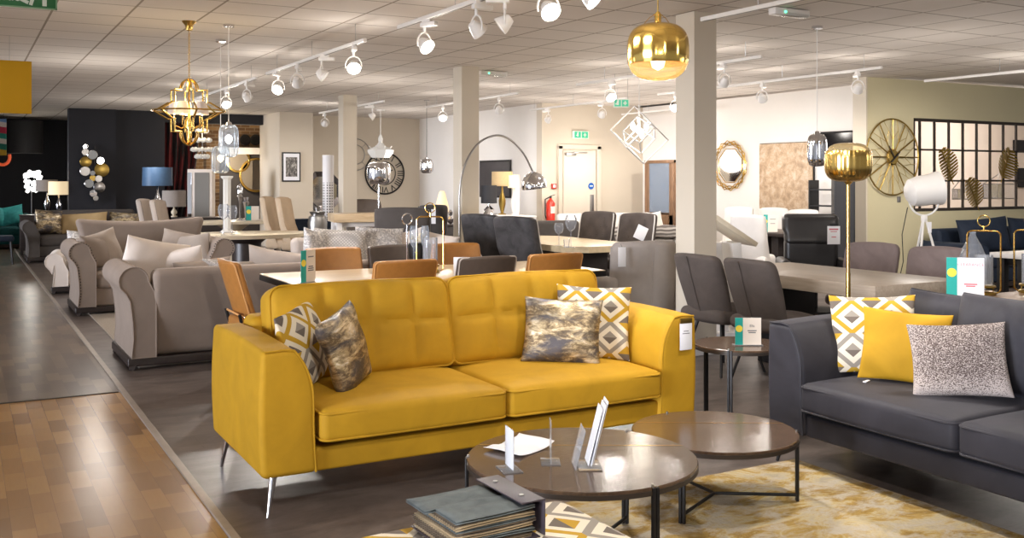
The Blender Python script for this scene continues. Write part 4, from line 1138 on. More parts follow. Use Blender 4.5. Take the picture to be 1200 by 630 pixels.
# taupe tub chair seen from behind
t = thing('armchair', 'light grey upholstered high armchair seen from behind beside the pillar', 'armchair', (5.38, 7.34, 0), R(172))
def wt(x, y, z):
    v = (z + .33) / .72; u = x / .32
    y += .05 * v - .12 * abs(u) ** 3; x *= 1 - .03 * (v > .9)
    if abs(u) < .04: y -= .006
    return (x, y, z + .012 * math.cos(u * PI / 2) * (v > .9))
b_ = MB().rblock((0, .26, .60), (.64, .13, .72), .05, wt, (18, 2, 14)).build('backrest', 'grey_tweed', t)
MB().tube([Vector((0, .26, .60)) + Vector(wt(0, .068, -.3 + .6 * k / 16)) for k in range(17)], .003, 6).build('centre_seam', 'grey_tweed', b_)
for s in (-1, 1):
    MB().rblock((s * .34, -.03, .44), (.12, .62, .42), .05, lambda x, y, z, s=s: (x, y, z - .10 * (y < 0) * (z > 0) * (-y / .31)), (2, 8, 6)).build('arm', 'white_fabric' if False else 'grey_tweed', t)
MB().rblock((0, -.04, .38), (.58, .58, .2), .06, None, (6, 6, 2)).build('seat', 'grey_tweed', t)
leg4(t, .5, .5, .2, 'dark_wood')
t = thing('price_tag', 'white tag hung at the left of the light grey armchair back', 'price tag', (5.02, 7.02, .76), R(-8))
MB().box((0, 0, .08), (.075, .004, .17), .001).build('tag_card', 'paper', t); MB().tube([(0, 0, .165), (.01, .04, .19)], .002, 6).build('tag_string', 'black', t)

# grey oak table with suede chairs at the right
slab_table('thick grey oak dining table in the right middle ground', 6.08, 5.69, .95, 1.78, .765, .10, 'grey_oak', 'black_metal', base='panel')
sc = shell_chair('charcoal suede chair with centre seam beside the right of the pillar', 'suede_dark', (5.26, 6.02, 0), R(92), 'suede chairs on the near side of the grey oak table')
copy_tree(sc, (5.28, 5.46, 0), R(92), 'charcoal suede chair with splayed black legs behind the side table')
sm = shell_chair('mink tufted suede chair beyond the grey oak table, under the wheel clock', 'suede_mink', (7.02, 6.16, 0), R(-72), 'mink suede chairs beyond the grey oak table', tuft=True)
copy_tree(sm, (7.05, 5.48, 0), R(-70), 'mink tufted suede chair beside the clearance card')

# black leather recliner
x, y = at(953, 11.3)
t = thing('recliner_chair', 'black leather recliner with padded headrest and price tag', 'armchair', (x, y, 0), R(-38))
MB().rblock((0, .22, .93), (.64, .2, .36), .07, lambda x, y, z: (x * (1 - .06 * (z < 0)), y + .05 * z / .18, z), (8, 3, 6)).build('headrest', 'black_leather', t)
MB().rblock((0, .2, .62), (.6, .2, .42), .06, None, (8, 3, 6)).build('backrest', 'black_leather', t)
MB().rblock((0, -.1, .38), (.56, .6, .18), .06, None, (6, 6, 2)).build('seat', 'black_leather', t)
for s in (-1, 1): MB().rblock((s * .34, -.06, .42), (.12, .66, .38), .05, None, (3, 8, 4)).build('arm', 'black_leather', t)
MB().lathe([(.3, 0), (.3, .03), (.05, .05), (.05, .3)], 32).build('swivel_base', 'black_metal', t)
t = thing('price_tag', 'white price tag with red print hanging on the black recliner', 'price tag', P3(977, 10.85, .82), R(-29))
MB().box((0, 0, .08), (.14, .004, .2), .001).build('tag_card', 'paper', t); MB().box((0, -.001, .195), (.09, .005, .03), .001).build('tag_clip', 'black', t)
MB().box((0, -.0025, .145), (.1, .001, .016)).box((0, -.0025, .12), (.07, .001, .008)).box((0, -.0025, .06), (.05, .001, .01)).build('printed_lines', 'ink_red', t)

# dark table with white chairs near the right wall
x, y = at(905, 14.3)
slab_table('dark topped dining table among white chairs near the right wall', x + .1, y - .1, .9, 1.1, .76, .05, 'dark_wood', 'dark_wood', base='panel')
wh = wing_chair('left white chair near the octagonal gold mirror', 'white_fabric', P3(862, 15.9, 0), R(-55), 'white chairs round the dark table', h=1.05, W=.46, pipe='white_fabric', leg='white_paint')
copy_tree(wh, P3(903, 15.5, 0), R(-55), 'white chair directly below the mottled gold canvas')
copy_tree(wh, P3(938, 14.6, 0), R(-55), 'white chair to the right, half behind the black recliner')
copy_tree(wh, P3(883, 12.9, 0), R(120), 'white chair on the near side of the dark table, seen from behind')
card_stand('teal and white price card on the dark table', P3(903, 14.0, .76), R(-28), .2, .25, .3, (('', .6, .75), ('', .5, .5)))
# tilted display stand beside the pillar
x, y = at(852, 9.7)
t = thing('display_stand', 'cream display stand with a tilted panel beside the right of the pillar', 'display stand', (x, y, 0), R(-20))
MB().box((0, 0, 1.02), (.5, .5, .045), .006, Matrix.Rotation(R(33), 3, 'Y')).build('tilted_panel', 'stone_pale', t)
for s in (-.12, .08): MB().box((s, 0, .45), (.09, .3, .9), .004, Matrix.Rotation(R(-5), 3, 'Y')).build('post', 'white_paint', t)
MB().box((-.02, 0, .02), (.5, .45, .04), .004).build('base', 'white_paint', t)

# navy sofa under the grid window
t0 = rolled_sofa('navy velvet sofa standing under the grid window', 'navy', (13.3, 9.0, 0), 0, W=2.6, D=.95, bh=.80, ah=.55, seats=2)
x, y = at(1135, 13.0); pillow('back_cushion', 'large navy velvet cushion on the left of the navy sofa', 'navy', .95, .5, .2, (12.75, 8.95, .47), R(-8), 10, -3, 80)
pillow('back_cushion', 'large navy velvet cushion at the right edge on the navy sofa', 'navy', .9, .48, .2, (13.8, 8.95, .47), R(-4), 10, 2, 81)
t = slab_table('white shelf table with metal legs in front of the navy sofa', 10.05, 6.3, 1.5, .4, .76, .05, 'white_paint', 'black_metal', cat='console table', name='console_table')

# ================================================================== WALL PIECES, LAMPS, FAR THINGS
def on_y(px, Y0):
    t = (px - 600) / F; d = Y0 / (cY - sY * t); return cY * t * d + sY * d, d
def on_x(px, X0):
    t = (px - 600) / F; d = X0 / (sY + cY * t); return -sY * t * d + cY * d, d
def zh(py, d): return H - (py - HY) * d / F

# cluster of mirrored discs on the charcoal wall
t = thing('wall_art', 'cluster of round mirrored and gold discs on the charcoal wall', 'wall art', (0, 0, 0))
t.location = (2.4, 21.86, 1.6)
discs = [(395,125,12,0),(393,150,16,1),(425,163,22,0),(395,195,25,2),(462,190,17,0),(391,238,22,1),(469,232,32,2),(426,247,12,0),(454,273,16,1),(427,270,14,2),(410,295,20,0),(457,312,25,1),(430,340,17,0),(441,362,12,1)]
for i, (a, b, r_, k) in enumerate(discs):
    X_, d = on_y(a / 3.937, 21.86); Z_ = zh(140 + b / 3.937, d); rr = r_ / 3.937 * d / F
    MB().lathe([(rr * .9, -.012), (rr, -.01), (rr, .006), (rr * .93, .012), (0, .012)], 32).build('disc', ('mirror', 'taupe_pillow', 'gold_dull')[k] if k != 1 else 'steel', t, loc=(X_ - 2.4, -.03 - .012 * (i % 3), Z_ - 1.6), rot=(R(90), 0, 0))
MB().box((0, .0, 0), (.02, .02, 1.2)).build('backing_bar', 'black_metal', t)

def shade_lamp(label, px, d, y_top, y_bot, wpx, shade, base, tabz, name='table_lamp', drum=True, foot=.07, lit=False, cat='table lamp'):
    x, y = at(px, d); r = wpx / 2 * d / F; z1, z0 = zh(y_top, d), zh(y_bot, d)
    t = thing(name, label, cat, (x, y, tabz))
    MB.capend = False
    MB().lathe([(r * 1.0, z0 - tabz), (r * (.98 if drum else .7), z1 - tabz), (r * (.97 if drum else .69) - .004, z1 - tabz), (r - .004, z0 - tabz)], 40).build('lamp_shade', shade, t)
    MB.capend = True
    hb = z0 - tabz
    MB().lathe([(foot, 0), (foot, .015), (.025, .03), (foot * .9, hb * .35), (foot * .95, hb * .5), (.02, hb * .8), (.012, hb + (z1 - z0) * .5)], 28).build('base', base, t)
    MB().lathe([(0, 0), (.025, .02), (.03, .05), (0, .09)], 16).build('bulb', 'bulb_warm' if lit else 'glass', t, loc=(0, 0, z0 - tabz + (z1 - z0) * .3))
    MB().box((0, 0, z1 - tabz - .02), (2 * r - .01, .004, .004)).box((0, 0, z1 - tabz - .02), (.004, 2 * r - .01, .004)).build('shade_ring', 'chrome', t)
    return t
def side_cabinet(label, x, y, w, d, h, mat='dark_wood', rz=0, drawers=2):
    t = thing('side_cabinet', label, 'cabinet', (x, y, 0), rz)
    MB().box((0, 0, h / 2 + .04), (w, d, h - .1), .004).build('body', mat, t); MB().box((0, 0, h - .012), (w + .02, d + .02, .025), .004).build('top', mat, t)
    for k in range(drawers):
        dr_ = MB().box((-w / 2 + w * (k + .5) / drawers, -d / 2 - .008, h / 2 + .04), (w / drawers - .02, .018, h - .16), .003).build('door', mat, t)
        MB().cyl((-w / 2 + w * (k + .5) / drawers, -d / 2 - .035, h * .6), (-w / 2 + w * (k + .5) / drawers, -d / 2 - .015, h * .6), .012, seg=10).build('knob', 'chrome', dr_)
    for sx in (-1, 1):
        for sy in (-1, 1): MB().box((sx * (w / 2 - .04), sy * (d / 2 - .04), .045), (.04, .04, .09)).build('leg', mat, t)
    return t
x, y = at(66, 21.0); side_cabinet('dark low sideboard carrying lamps behind the far dark grey sofa', 1.45, 22.0, .85, .4, .80)
shade_lamp('cream lit drum lamp on the sideboard left of the charcoal wall', 69, 20.1, 212.5, 228, 23, 'shade_lit', 'chrome', .80, lit=True)
shade_lamp('grey drum lamp behind the cream one on the sideboard', 55, 20.4, 210.5, 224, 24, 'shade_grey', 'chrome', .80)
x, y = at(37, 21.5)
t = thing('floor_lamp', 'brightly lit crystal ball floor lamp at the far left', 'floor lamp', (x, y, 0))
MB().lathe([(.13, 0), (.13, .02), (.01, .03), (.01, 1.24)], 24).build('stand', 'chrome', t)
mb = MB(); rnd = random.Random(5)
for k in range(40):
    a = rnd.uniform(0, 2 * PI); q = rnd.uniform(.0, 1); z = 1.25 + q * .42; r_ = (.13 if q < .5 else .19) * rnd.uniform(.6, 1)
    bmesh.ops.create_icosphere(mb.bm, subdivisions=1, radius=.05, matrix=Matrix.Translation((r_ * math.cos(a), r_ * math.sin(a), z)))
mb.build('crystal_shade', plain('bright_crystal', (1, 1, 1, 1), .3, emit=(1, .98, .94, 1), estr=2.2), t)
side_cabinet('dark cabinet under the blue lamp by the drape', 4.0, 19.6, .9, .45, .78)
shade_lamp('blue satin drum lamp with chrome base in front of the drape', 184.5, 18.6, 196, 217.5, 34, 'shade_blue', 'chrome', .78, foot=.09)
shade_lamp('grey linen drum lamp right of the blue lamp', 204, 19.2, 223, 242, 27, 'shade_grey', 'stone_pale', .78, foot=.06)

# hanging drum shade, mirror box and coloured tubes at the far left
x, y = at(29, 22.5)
t = thing('pendant_lamp', 'very large black drum pendant with lit underside at the far left', 'pendant lamp', (x, y, 2.10))
MB.capend = False
MB().lathe([(.38, 0), (.38, .74), (.37, .74), (.37, 0)], 48).build('drum_shade', 'shade_black', t)
MB.capend = True
MB().lathe([(0, .03), (.36, .03), (.36, .035)], 48).build('diffuser', plain('lit_diffuser', (1, 1, 1, 1), .5, emit=(1, .9, .75, 1), estr=1.2), t)
MB().cyl((0, 0, .035), (0, 0, CZ - 2.10), .006, seg=8).build('cable', 'black', t)
t = thing('wall_mirror', 'gold edged square mirror cabinet on the far black wall', 'mirror', P3(55, 25.6, 0)[:2] + (1.68,), R(-10))
MB().box((0, 0, .32), (.34, .12, .64), .005).build('frame', 'gold_dull', t); MB().box((0, -.065, .32), (.29, .01, .58)).build('mirror_glass', 'black_metal', t)
def tube_sign(label, pts, mat, px_d):
    t = thing('neon_tube', label, 'wall light', (0, 0, 0)); p0 = P3(pts[0][0], px_d, 0)
    q = [P3(a, px_d, 0)[:2] + (zh(b, px_d),) for a, b in pts]; t.location = q[0]
    MB().tube([Vector(v) - Vector(q[0]) for v in q], .035, 10).build('tube', mat, t)
    MB().box((0, .03, 0), (.05, .08, .05), .01).build('bracket', 'black_metal', t)
arc = [(68.5 + 6 * math.cos(R(a)), 177 - 6.5 * math.sin(R(a))) for a in range(0, -181, -20)]
tube_sign('yellow lower end of a hook shaped light tube on the far wall', arc, plain('yellow_neon', rgb(230, 220, 60), .4, emit=(.9, .85, .1, 1), estr=.6), 25.2)
tube_sign('pale upper stem of the hook shaped light tube', [(74.5, 176), (74.5, 160), (74.2, 143)], plain('pink_neon', rgb(220, 170, 170), .4, emit=(.7, .4, .45, 1), estr=.4), 25.2)
arc = [(3 + 8.5 * math.cos(R(a)), 184 - 9 * math.sin(R(a))) for a in range(20, -121, -20)]
tube_sign('orange curved light tube at the left edge of the photo', arc, plain('orange_neon', rgb(210, 70, 40), .4, emit=(.8, .15, .05, 1), estr=.35), 22)
x, y = at(2, 21.5)
t = thing('hanging_poster', 'multicoloured striped hanging poster at the left edge', 'poster', (x - .1, y, zh(182, 21.5)), R(-29))
MB().box((0, 0, .4), (.42, .02, .80)).build('printed_panel', 'stripes', t); MB().box((0, 0, .81), (.46, .03, .03)).build('top_rail', 'black_metal', t)
MB().cyl((-.15, 0, .82), (-.15, 0, CZ - zh(182, 21.5)), .003, seg=6).cyl((.15, 0, .82), (.15, 0, CZ - zh(182, 21.5)), .003, seg=6).build('hanging_wire', 'black', t)

# mustard banner and exit sign hung from the ceiling at the left
x, y = at(37, 10)
t = thing('hanging_board', 'plain mustard yellow hanging board at the left edge', 'sign', (x - 1.0, y, zh(133.5, 10)))
MB().box((0, 0, .265), (2.0, .03, .53), .002).build('board', 'yellow_board', t)
for s in (-.8, .8): MB().cyl((s, 0, .53), (s, 0, CZ - zh(133.5, 10)), .002, seg=6).build('hanging_wire', 'steel', t)
x, y = at(66.5, 5.5); zb = zh(11.8, 5.5)
t = thing('exit_sign', 'green hanging exit sign with running man and arrow, top left', 'sign', (x, y, zb))
MB().box((-.3, 0, .09), (.6, .008, .18), .001).build('panel', 'green_sign', t)
MB().box((-.3, -.002, .002), (.604, .01, .008)).box((-.002, -.002, .09), (.008, .01, .184)).build('edging', plain('sign_edge', rgb(120, 160, 120), .5), t)
text('lettering', 'exit', .075, 'sign_white', t, (-.245, -.006, .056))
mb = MB()
mb.box((-.062, -.006, .055), (.022, .003, .085)).poly([(0, 0), (1, 0), (0, 1)], 0, 0) if False else mb.box((-.062, -.006, .06), (.022, .003, .09))
mb.box((-.082, -.006, .085), (.05, .003, .02), 0, Matrix.Rotation(R(-45), 3, 'Y')).box((-.042, -.006, .085), (.05, .003, .02), 0, Matrix.Rotation(R(45), 3, 'Y'))
mb.build('arrow', 'sign_white', t)
mb = MB()
mb.box((-.148, -.006, .07), (.04, .003, .035), .0, Matrix.Rotation(R(20), 3, 'Y')).box((-.170, -.006, .04), (.06, .003, .018), 0, Matrix.Rotation(R(25), 3, 'Y')).box((-.125, -.006, .04), (.018, .003, .05), 0, Matrix.Rotation(R(15), 3, 'Y')).cyl((-.138, -.008, .11), (-.138, -.005, .11), .013, seg=14)
mb.box((-.120, -.006, .085), (.05, .003, .012)).build('running_man', 'sign_white', t)
for s in (-.5, -.1): MB().cyl((s, 0, .18), (s, 0, CZ - zb), .002, seg=6).build('hanging_wire', 'steel', t)

# brick zone: mirrors, lit shelving
def ring_mirror(label, px, Y0, py, r, frame='gold', glassm='mirror', rz=0, w_=.045):
    X_, d = on_y(px, Y0); t = thing('round_mirror', label, 'mirror', (X_, Y0 - .03, zh(py, d)), rz); MB.capend = False
    MB().lathe([(r, -.02), (r + w_, -.02), (r + w_, .015), (r, .02), (r - .01, .01)], 48).build('frame', frame, t, rot=(R(90), 0, 0))
    MB().lathe([(0, .004), (r, .004), (r, -.01)], 48).build('mirror_glass', glassm, t, rot=(R(90), 0, 0)); MB.capend = True; return t
ring_mirror('round gold framed mirror on the slate panel, left of the pair', 279, 24.35, 188, .25)
ring_mirror('larger round gold framed mirror half hidden by the white wall end', 300, 24.35, 205, .38)
ring_mirror('left small dark round wall plate on the brick', 287, 24.75, 164, .09, 'black_metal', 'black_metal')
ring_mirror('right small dark round wall plate on the brick', 299, 24.75, 164, .09, 'black_metal', 'black_metal')
struct('trim_6', MB().box((6.2, 24.3, 2.2), (1.9, .3, .16)), 'white_paint')
struct('pillar', MB().box((5.12, 23.6, 1.3), (.3, .3, 2.6)), 'brick')
t = thing('display_cabinet', 'pale framed mirrored display cabinet beside the brick pier', 'cabinet', P3(236, 20.6, 0), R(-25))
MB().box((0, 0, .87), (.5, .3, 1.7), .008).build('body', 'cream_pillow', t)
MB().box((.05, -.155, .9), (.3, .01, 1.5)).build('mirror_door', 'plastic_grey', t); MB().box((-.2, -.156, .9), (.08, .012, 1.5)).build('glass_door', 'mirror', t)
MB().box((0, 0, .03), (.54, .34, .06), .005).build('plinth', 'cream_pillow', t)
t = thing('crystal_chandelier', 'glowing white crystal tiered light in front of the bricks', 'chandelier', P3(237, 21.2, 0)[:2] + (1.9,))
mb = MB()
for tier, (r_, z) in enumerate(((.12, .1), (.2, .25), (.16, .45), (.1, .65))):
    mb.tube([(r_ * math.cos(2 * PI * k / 24), r_ * math.sin(2 * PI * k / 24), z) for k in range(24)], .02, 6, True)
    for k in range(9):
        a = 2 * PI * k / 9 + tier; bmesh.ops.create_icosphere(mb.bm, subdivisions=1, radius=.055, matrix=Matrix.Translation((r_ * math.cos(a), r_ * math.sin(a), z)))
mb.build('crystal_tiers', 'crystal_lit', t); MB().cyl((0, 0, 0.05), (0, 0, CZ - 1.9), .008, seg=8).build('stem', 'chrome', t)
t = thing('candlestick', 'taller chrome candlestick on the rear pale stone table', 'candlestick', P3(281, 17.5, .785)); MB().lathe([(.06, 0), (.06, .02), (.015, .04), (.02, .3), (.05, .42), (.01, .5)], 20).build('stem', 'chrome', t); MB().lathe([(.05, 0), (.05, .1), (.03, .15)], 20).build('cup', 'chrome', t, loc=(0, 0, .48))
t = thing('candlestick', 'shorter chrome candlestick right of the taller one on the rear table', 'candlestick', P3(288, 17.5, .785)); MB().lathe([(.06, 0), (.06, .02), (.02, .04), (.03, .2), (.06, .32), (.02, .36)], 20).build('stem', 'chrome', t); MB().lathe([(.04, 0), (.05, .06)], 20).build('cup', 'chrome', t, loc=(0, 0, .35))
card_stand('green and white card on the rear stone table', P3(296, 17.4, .785), R(-15), .22, .25, .4)

# alcove behind the second pillar
X_, d = on_y(341.5, 20.92)
t = thing('framed_print', 'dark framed black and white print on the cream wall end', 'picture', (X_, 20.93, zh(195.5, d)))
w_, h_ = 21 * d / F * 1.05, 34.5 * d / F
MB().box((0, 0, 0), (w_, .03, h_), .004).build('frame', 'black_metal', t); MB().box((0, -.016, 0), (w_ - .06, .004, h_ - .06)).build('mount', 'paper', t); MB().box((0, -.019, 0), (w_ * .62, .004, h_ * .66)).build('print', 'photo', t)
M_GREY = metal('grey_mirror_glass', (.42, .41, .40, 1), .06)
def ngon_mirror(label, X_, Y_, Z_, r, n, rz, frame, wires=0, fw=.07, a0=None, name='wall_mirror'):
    t = thing(name, label, 'mirror', (X_, Y_, Z_), rz)
    a0 = PI / n if a0 is None else a0
    pin = [(r * math.cos(a0 + 2 * PI * k / n), r * math.sin(a0 + 2 * PI * k / n)) for k in range(n)]
    mb = MB(); mb.poly(pin, 0, .012); mb.build('mirror_glass', M_GREY, t, rot=(R(90), 0, 0), smooth=False)
    return t, pin
X_, d = on_y(378, 21.80)
t, pin = ngon_mirror('octagonal mirror with mirrored edging behind the white perforated column', X_, 21.80, zh(224, d), .36, 8, 0, 'mirror')
mb = MB()
for k in range(8):
    a, b = pin[k], pin[(k + 1) % 8]; o_ = 1.36
    v = [mb.bm.verts.new(p) for p in ((a[0], a[1], .012), (b[0], b[1], .012), (b[0] * o_, b[1] * o_, .03), (a[0] * o_, a[1] * o_, .03))]; mb.bm.faces.new(v)
    v = [mb.bm.verts.new(p) for p in ((a[0] * o_, a[1] * o_, .03), (b[0] * o_, b[1] * o_, .03), (b[0] * o_, b[1] * o_, 0), (a[0] * o_, a[1] * o_, 0))]; mb.bm.faces.new(v)
mb.build('bevelled_frame', 'smoked_chrome', t, rot=(R(90), 0, 0), smooth=False)
def m_perf():
    m, nt, b = new_mat('perforated_white'); v = nt.nodes.new('ShaderNodeTexVoronoi'); v.inputs['Scale'].default_value = 20; v.inputs['Randomness'].default_value = .0
    tc = nt.nodes.new('ShaderNodeTexCoord'); s_ = nt.nodes.new('ShaderNodeSeparateXYZ'); nt.links.new(tc.outputs['Object'], s_.inputs[0])
    nt.links.new(tc.outputs['Object'], v.inputs['Vector'])
    dots = mth(nt, 'MULTIPLY', mth(nt, 'LESS_THAN', v.outputs['Distance'], .32), mth(nt, 'LESS_THAN', s_.outputs[2], 1.45))
    nt.links.new(mix(nt, dots, rgb(232, 228, 226), rgb(96, 92, 92)), b.inputs['Base Color']); return m
x, y = at(384.5, 18.5)
t = thing('floor_lamp', 'tall white perforated column lamp in front of the octagonal mirror', 'floor lamp', (x, y, 0))
MB().lathe([(.105, .04), (.105, zh(182, 18.5)), (.1, zh(182, 18.5) + .004)], 32).build('column', m_perf(), t); MB().lathe([(.13, 0), (.13, .03), (.11, .045)], 32).build('base', 'white_metal', t)
x, y = at(372, 17.3)
t = thing('urn', 'large grey ceramic urn left of the perforated column', 'vase', (x, y, .0))
MB().lathe([(.13, 0), (.13, .04), (.08, .08), (.15, .45), (.17, .75), (.15, .86), (.11, .89), (.14, .94), (.12, .95)], 36).build('body', 'steel', t); MB().lathe([(.04, 0), (.05, .07), (.02, .1)], 20).build('finial', 'steel', t, loc=(0, 0, .95))
x, y = at(361, 18.2)
side_cabinet('navy blue cabinet behind the grey urn', x, y, .9, .4, .78, 'navy')
# ring ornament and roman numeral clock
X_, d = on_y(416, 21.84)
t = thing('wall_art', 'thin wire ring wall ornament left of the roman numeral clock', 'wall art', (X_, 21.82, zh(181, d)))
rr = 19 * d / F * .98
for r_, m_ in ((rr, 'steel'), (rr * .62, 'steel')): MB().tube([(r_ * math.cos(2 * PI * k / 40), 0, r_ * math.sin(2 * PI * k / 40)) for k in range(40)], .010, 6, True).build('ring', m_, t)
mb = MB()
for k in range(8): a = 2 * PI * k / 8; mb.cyl((rr * .62 * math.cos(a), 0, rr * .62 * math.sin(a)), (rr * math.cos(a), 0, rr * math.sin(a)), .006, seg=6)
mb.build('spokes', 'steel', t)
X_, d = on_y(450.5, 21.84); rr = 24 * d / F
t = thing('wall_clock', 'large black skeleton clock with roman numerals on the cream wall', 'clock', (X_, 21.81, zh(203, d)))
for r_, tk in ((rr, .02), (rr * .55, .012)):
    MB().tube([(r_ * math.cos(2 * PI * k / 56), 0, r_ * math.sin(2 * PI * k / 56)) for k in range(56)], tk, 8, True).build('ring', 'black_metal', t)
for k, s in enumerate(('XII', 'I', 'II', 'III', 'IIII', 'V', 'VI', 'VII', 'VIII', 'IX', 'X', 'XI')):
    a = R(90 - 30 * k); text('numeral', s, .2, 'black', t, (rr * .78 * math.cos(a), -.01, rr * .78 * math.sin(a)), rot=(R(90), a - PI / 2 if False else -(a - PI / 2), 0), ext=.004)
mb = MB(); mb.box((-.06, -.02, .08), (.02, .006, .24), 0, Matrix.Rotation(R(-40), 3, 'Y')).box((.1, -.02, .04), (.02, .006, .2), 0, Matrix.Rotation(R(65), 3, 'Y')); mb.build('hands', 'black', t)

# bar table and chairs behind the rear sofa
x, y = at(428, 15.8)
slab_table('narrow oak counter table behind the second pillar', x, y, 1.1, .7, .97, .13, 'pale_oak', 'white_paint', base='legs', name='counter_table', rz=R(-10))
wc2 = shell_chair('dark brown dining chair behind the counter table, left', 'brown_leather', P3(428, 16.9, .16)[:2] + (.0,), R(-10), 'dark chairs around the counter table'); wc2.scale = (1.3, 1, 1.24)
x, y = at(474, 12.3)
t = wing_chair('wide dark grey chair with silver studs and tall curved back', 'grey_dark', (x, y, 0), R(150), None, h=1.16, W=.68, pipe='steel')
x, y = at(504, 14.0)
t = wing_chair('black upholstered chair with white tag beside the gold tulip lamp', 'velvet_black', (x, y, 0), R(165), None, h=1.15, W=.42, pipe='black')
x, y = at(508, 13.6); t = thing('price_tag', 'white tag on the black chair beside the tulip lamp', 'price tag', (x, y, .92), R(-25)); MB().box((0, 0, .08), (.06, .004, .2)).build('tag_card', 'paper', t); MB().tube([(0, 0, .18), (0, .04, .22)], .002, 6).build('tag_string', 'black', t)
x, y = at(524, 15.6); side_cabinet('black sideboard left of the third pillar', x + .1, y, .75, .4, .80, 'dark_wood', R(-10))
x, y = at(518, 15.4)
t = thing('table_lamp', 'small gold tulip shaped lamp on the black sideboard', 'table lamp', (x, y, .80))
MB().lathe([(.055, 0), (.055, .015), (.02, .03), (.07, .1), (.02, .2)], 24).build('base', 'chrome', t)
MB.capend = False; MB().lathe([(.10, .2), (.11, .26), (.05, .5), (.03, .53)], 28).build('lamp_shade', 'shade_lit', t); MB.capend = True
x, y = at(528, 15.5); t = thing('ornament', 'silver ball ornament stack beside the tulip lamp', 'ornament', (x, y, .80)); MB().lathe([(0, 0), (.05, .04), (.06, .09), (.02, .14)], 20).build('lower_ball', 'chrome', t); MB().lathe([(0, .13), (.035, .16), (.04, .2), (0, .24)], 20).build('upper_ball', 'chrome', t)

# goblets and silver ring ornament on the oak table beside the lantern
for k, (px, lab) in enumerate(((485, 'left tall blue tinted goblet on the oak table'), (498, 'right tall blue tinted goblet on the oak table beside the lantern'))):
    goblet(lab, P3(px, 8.1, .765), .37, .036, 'blue tinted goblets on the oak table', 'glass_blue')
x, y = at(477, 8.2)
t = thing('ornament', 'silver loop ornament left of the goblets on the oak table', 'ornament', (x, y, .765))
MB().tube([(.045 * math.cos(2 * PI * k / 20), 0, .42 + .045 * math.sin(2 * PI * k / 20)) for k in range(20)], .006, 8, True).build('loop', 'chrome', t); MB().lathe([(.05, 0), (.05, .01), (.008, .02), (.006, .38)], 20).build('stem', 'chrome', t)
x, y = at(492, 8.25); t = thing('flower_bowl', 'small dark bowl of dried flowers behind the goblets', 'bowl', (x, y, .765))
MB().lathe([(.05, 0), (.09, .1), (.1, .2), (.09, .22)], 24).build('bowl', 'black_metal', t)
mb = MB(); rnd = random.Random(9)
for k in range(16):
    a = rnd.uniform(0, 6.28); q = rnd.uniform(0, .08); bmesh.ops.create_icosphere(mb.bm, subdivisions=1, radius=.024, matrix=Matrix.Translation((q * math.cos(a), q * math.sin(a), .24 + rnd.uniform(0, .05))))
mb.build('dried_flowers', 'stone_pale', t)

# wall B: black picture, lamps on white console
y0, d0 = on_x(564, 9.65); y1, d1 = on_x(600, 9.65)
t = thing('framed_print', 'dark charcoal picture behind the gold silk lamp', 'picture', (9.62, (y0 + y1) / 2, (zh(187, d1) + zh(232, d1)) / 2), R(-90))
MB().box((0, 0, 0), (y0 - y1, .03, zh(187, d1) - zh(232, d1)), .004).build('frame', 'black_metal', t); MB().box((0, -.017, 0), (y0 - y1 - .06, .004, .7)).build('print', plain('charcoal_print', rgb(62, 58, 60), .5, nz=.2, nscale=4), t)
side_cabinet('white console with lamps against the alcove wall', 8.65, 15.9, 1.5, .62, .86, 'white_paint', R(-90), 3)
shade_lamp('gold silk drum lamp with ribbed base on the white console', 588.5, 18.3, 201, 218, 25, 'shade_gold', 'gold_dull', .86, lit=True)
shade_lamp('black drum lamp with silver base on the white console', 573, 18.0, 217, 238, 19, 'shade_black', 'chrome', .86, foot=.1)
shade_lamp('small cream lit lamp half hidden by the arc lamp dome', 602, 18.2, 205, 220, 14, 'shade_lit', 'white_metal', .86, lit=True)
x, y = at(606, 17.9); t = thing('vase', 'slim white vase on the white console', 'vase', (x, y, .86)); MB().lathe([(.03, 0), (.045, .1), (.05, .42), (.035, .52)], 24).build('body', 'white_metal', t); MB().lathe([(.035, .515), (.042, .53)], 24).build('lip', 'white_metal', t)
x, y = at(572, 16.6); t = thing('vase', 'silver leaf shaped vase beneath the black lamp', 'vase', (x, y, .56)); MB().lathe([(.08, 0), (.14, .12), (.15, .25), (.06, .42), (.03, .46)], 24, rib=.06, nrib=6).build('body', 'chrome', t); MB().lathe([(.1, -.02), (.1, .0)], 24).build('base', 'chrome', t)
x, y = at(572, 16.6); side_cabinet('low grey chest under the silver leaf vase', x, y, .8, .45, .54, 'plastic_grey', R(-30))

# arc lamp
x0 = 5.40; ya = 11.0
t = thing('arc_floor_lamp', 'chrome arc floor lamp curving from the pillar to a dome shade', 'floor lamp', (x0, ya, 0))
MB().box((.1, 0, .03), (.4, .25, .06), .01).build('base', 'stone', t)
path = [(0, 0, z) for z in (.06, .5, 1.0, 1.25)]
ctrl = [(0.0, 1.30), (.03, 1.55), (.12, 1.78), (.27, 1.97), (.46, 2.06), (.62, 2.06), (.78, 1.98), (.93, 1.83), (1.03, 1.66), (1.06, 1.60)]
def smooth(p, n=5):
    out = []
    for i in range(len(p) - 1):
        p0, p1, p2, p3 = [Vector(p[max(0, min(len(p) - 1, i + k))]) for k in (-1, 0, 1, 2)]
        for k in range(n):
            u = k / n; out.append(.5 * ((2 * p1) + (p2 - p0) * u + (2 * p0 - 5 * p1 + 4 * p2 - p3) * u * u + (3 * p1 - p0 - 3 * p2 + p3) * u ** 3))
    return out + [Vector(p[-1])]
MB().tube(smooth(path + [(a, 0, b) for a, b in ctrl]), .013, 10).build('arc_stem', 'steel', t)
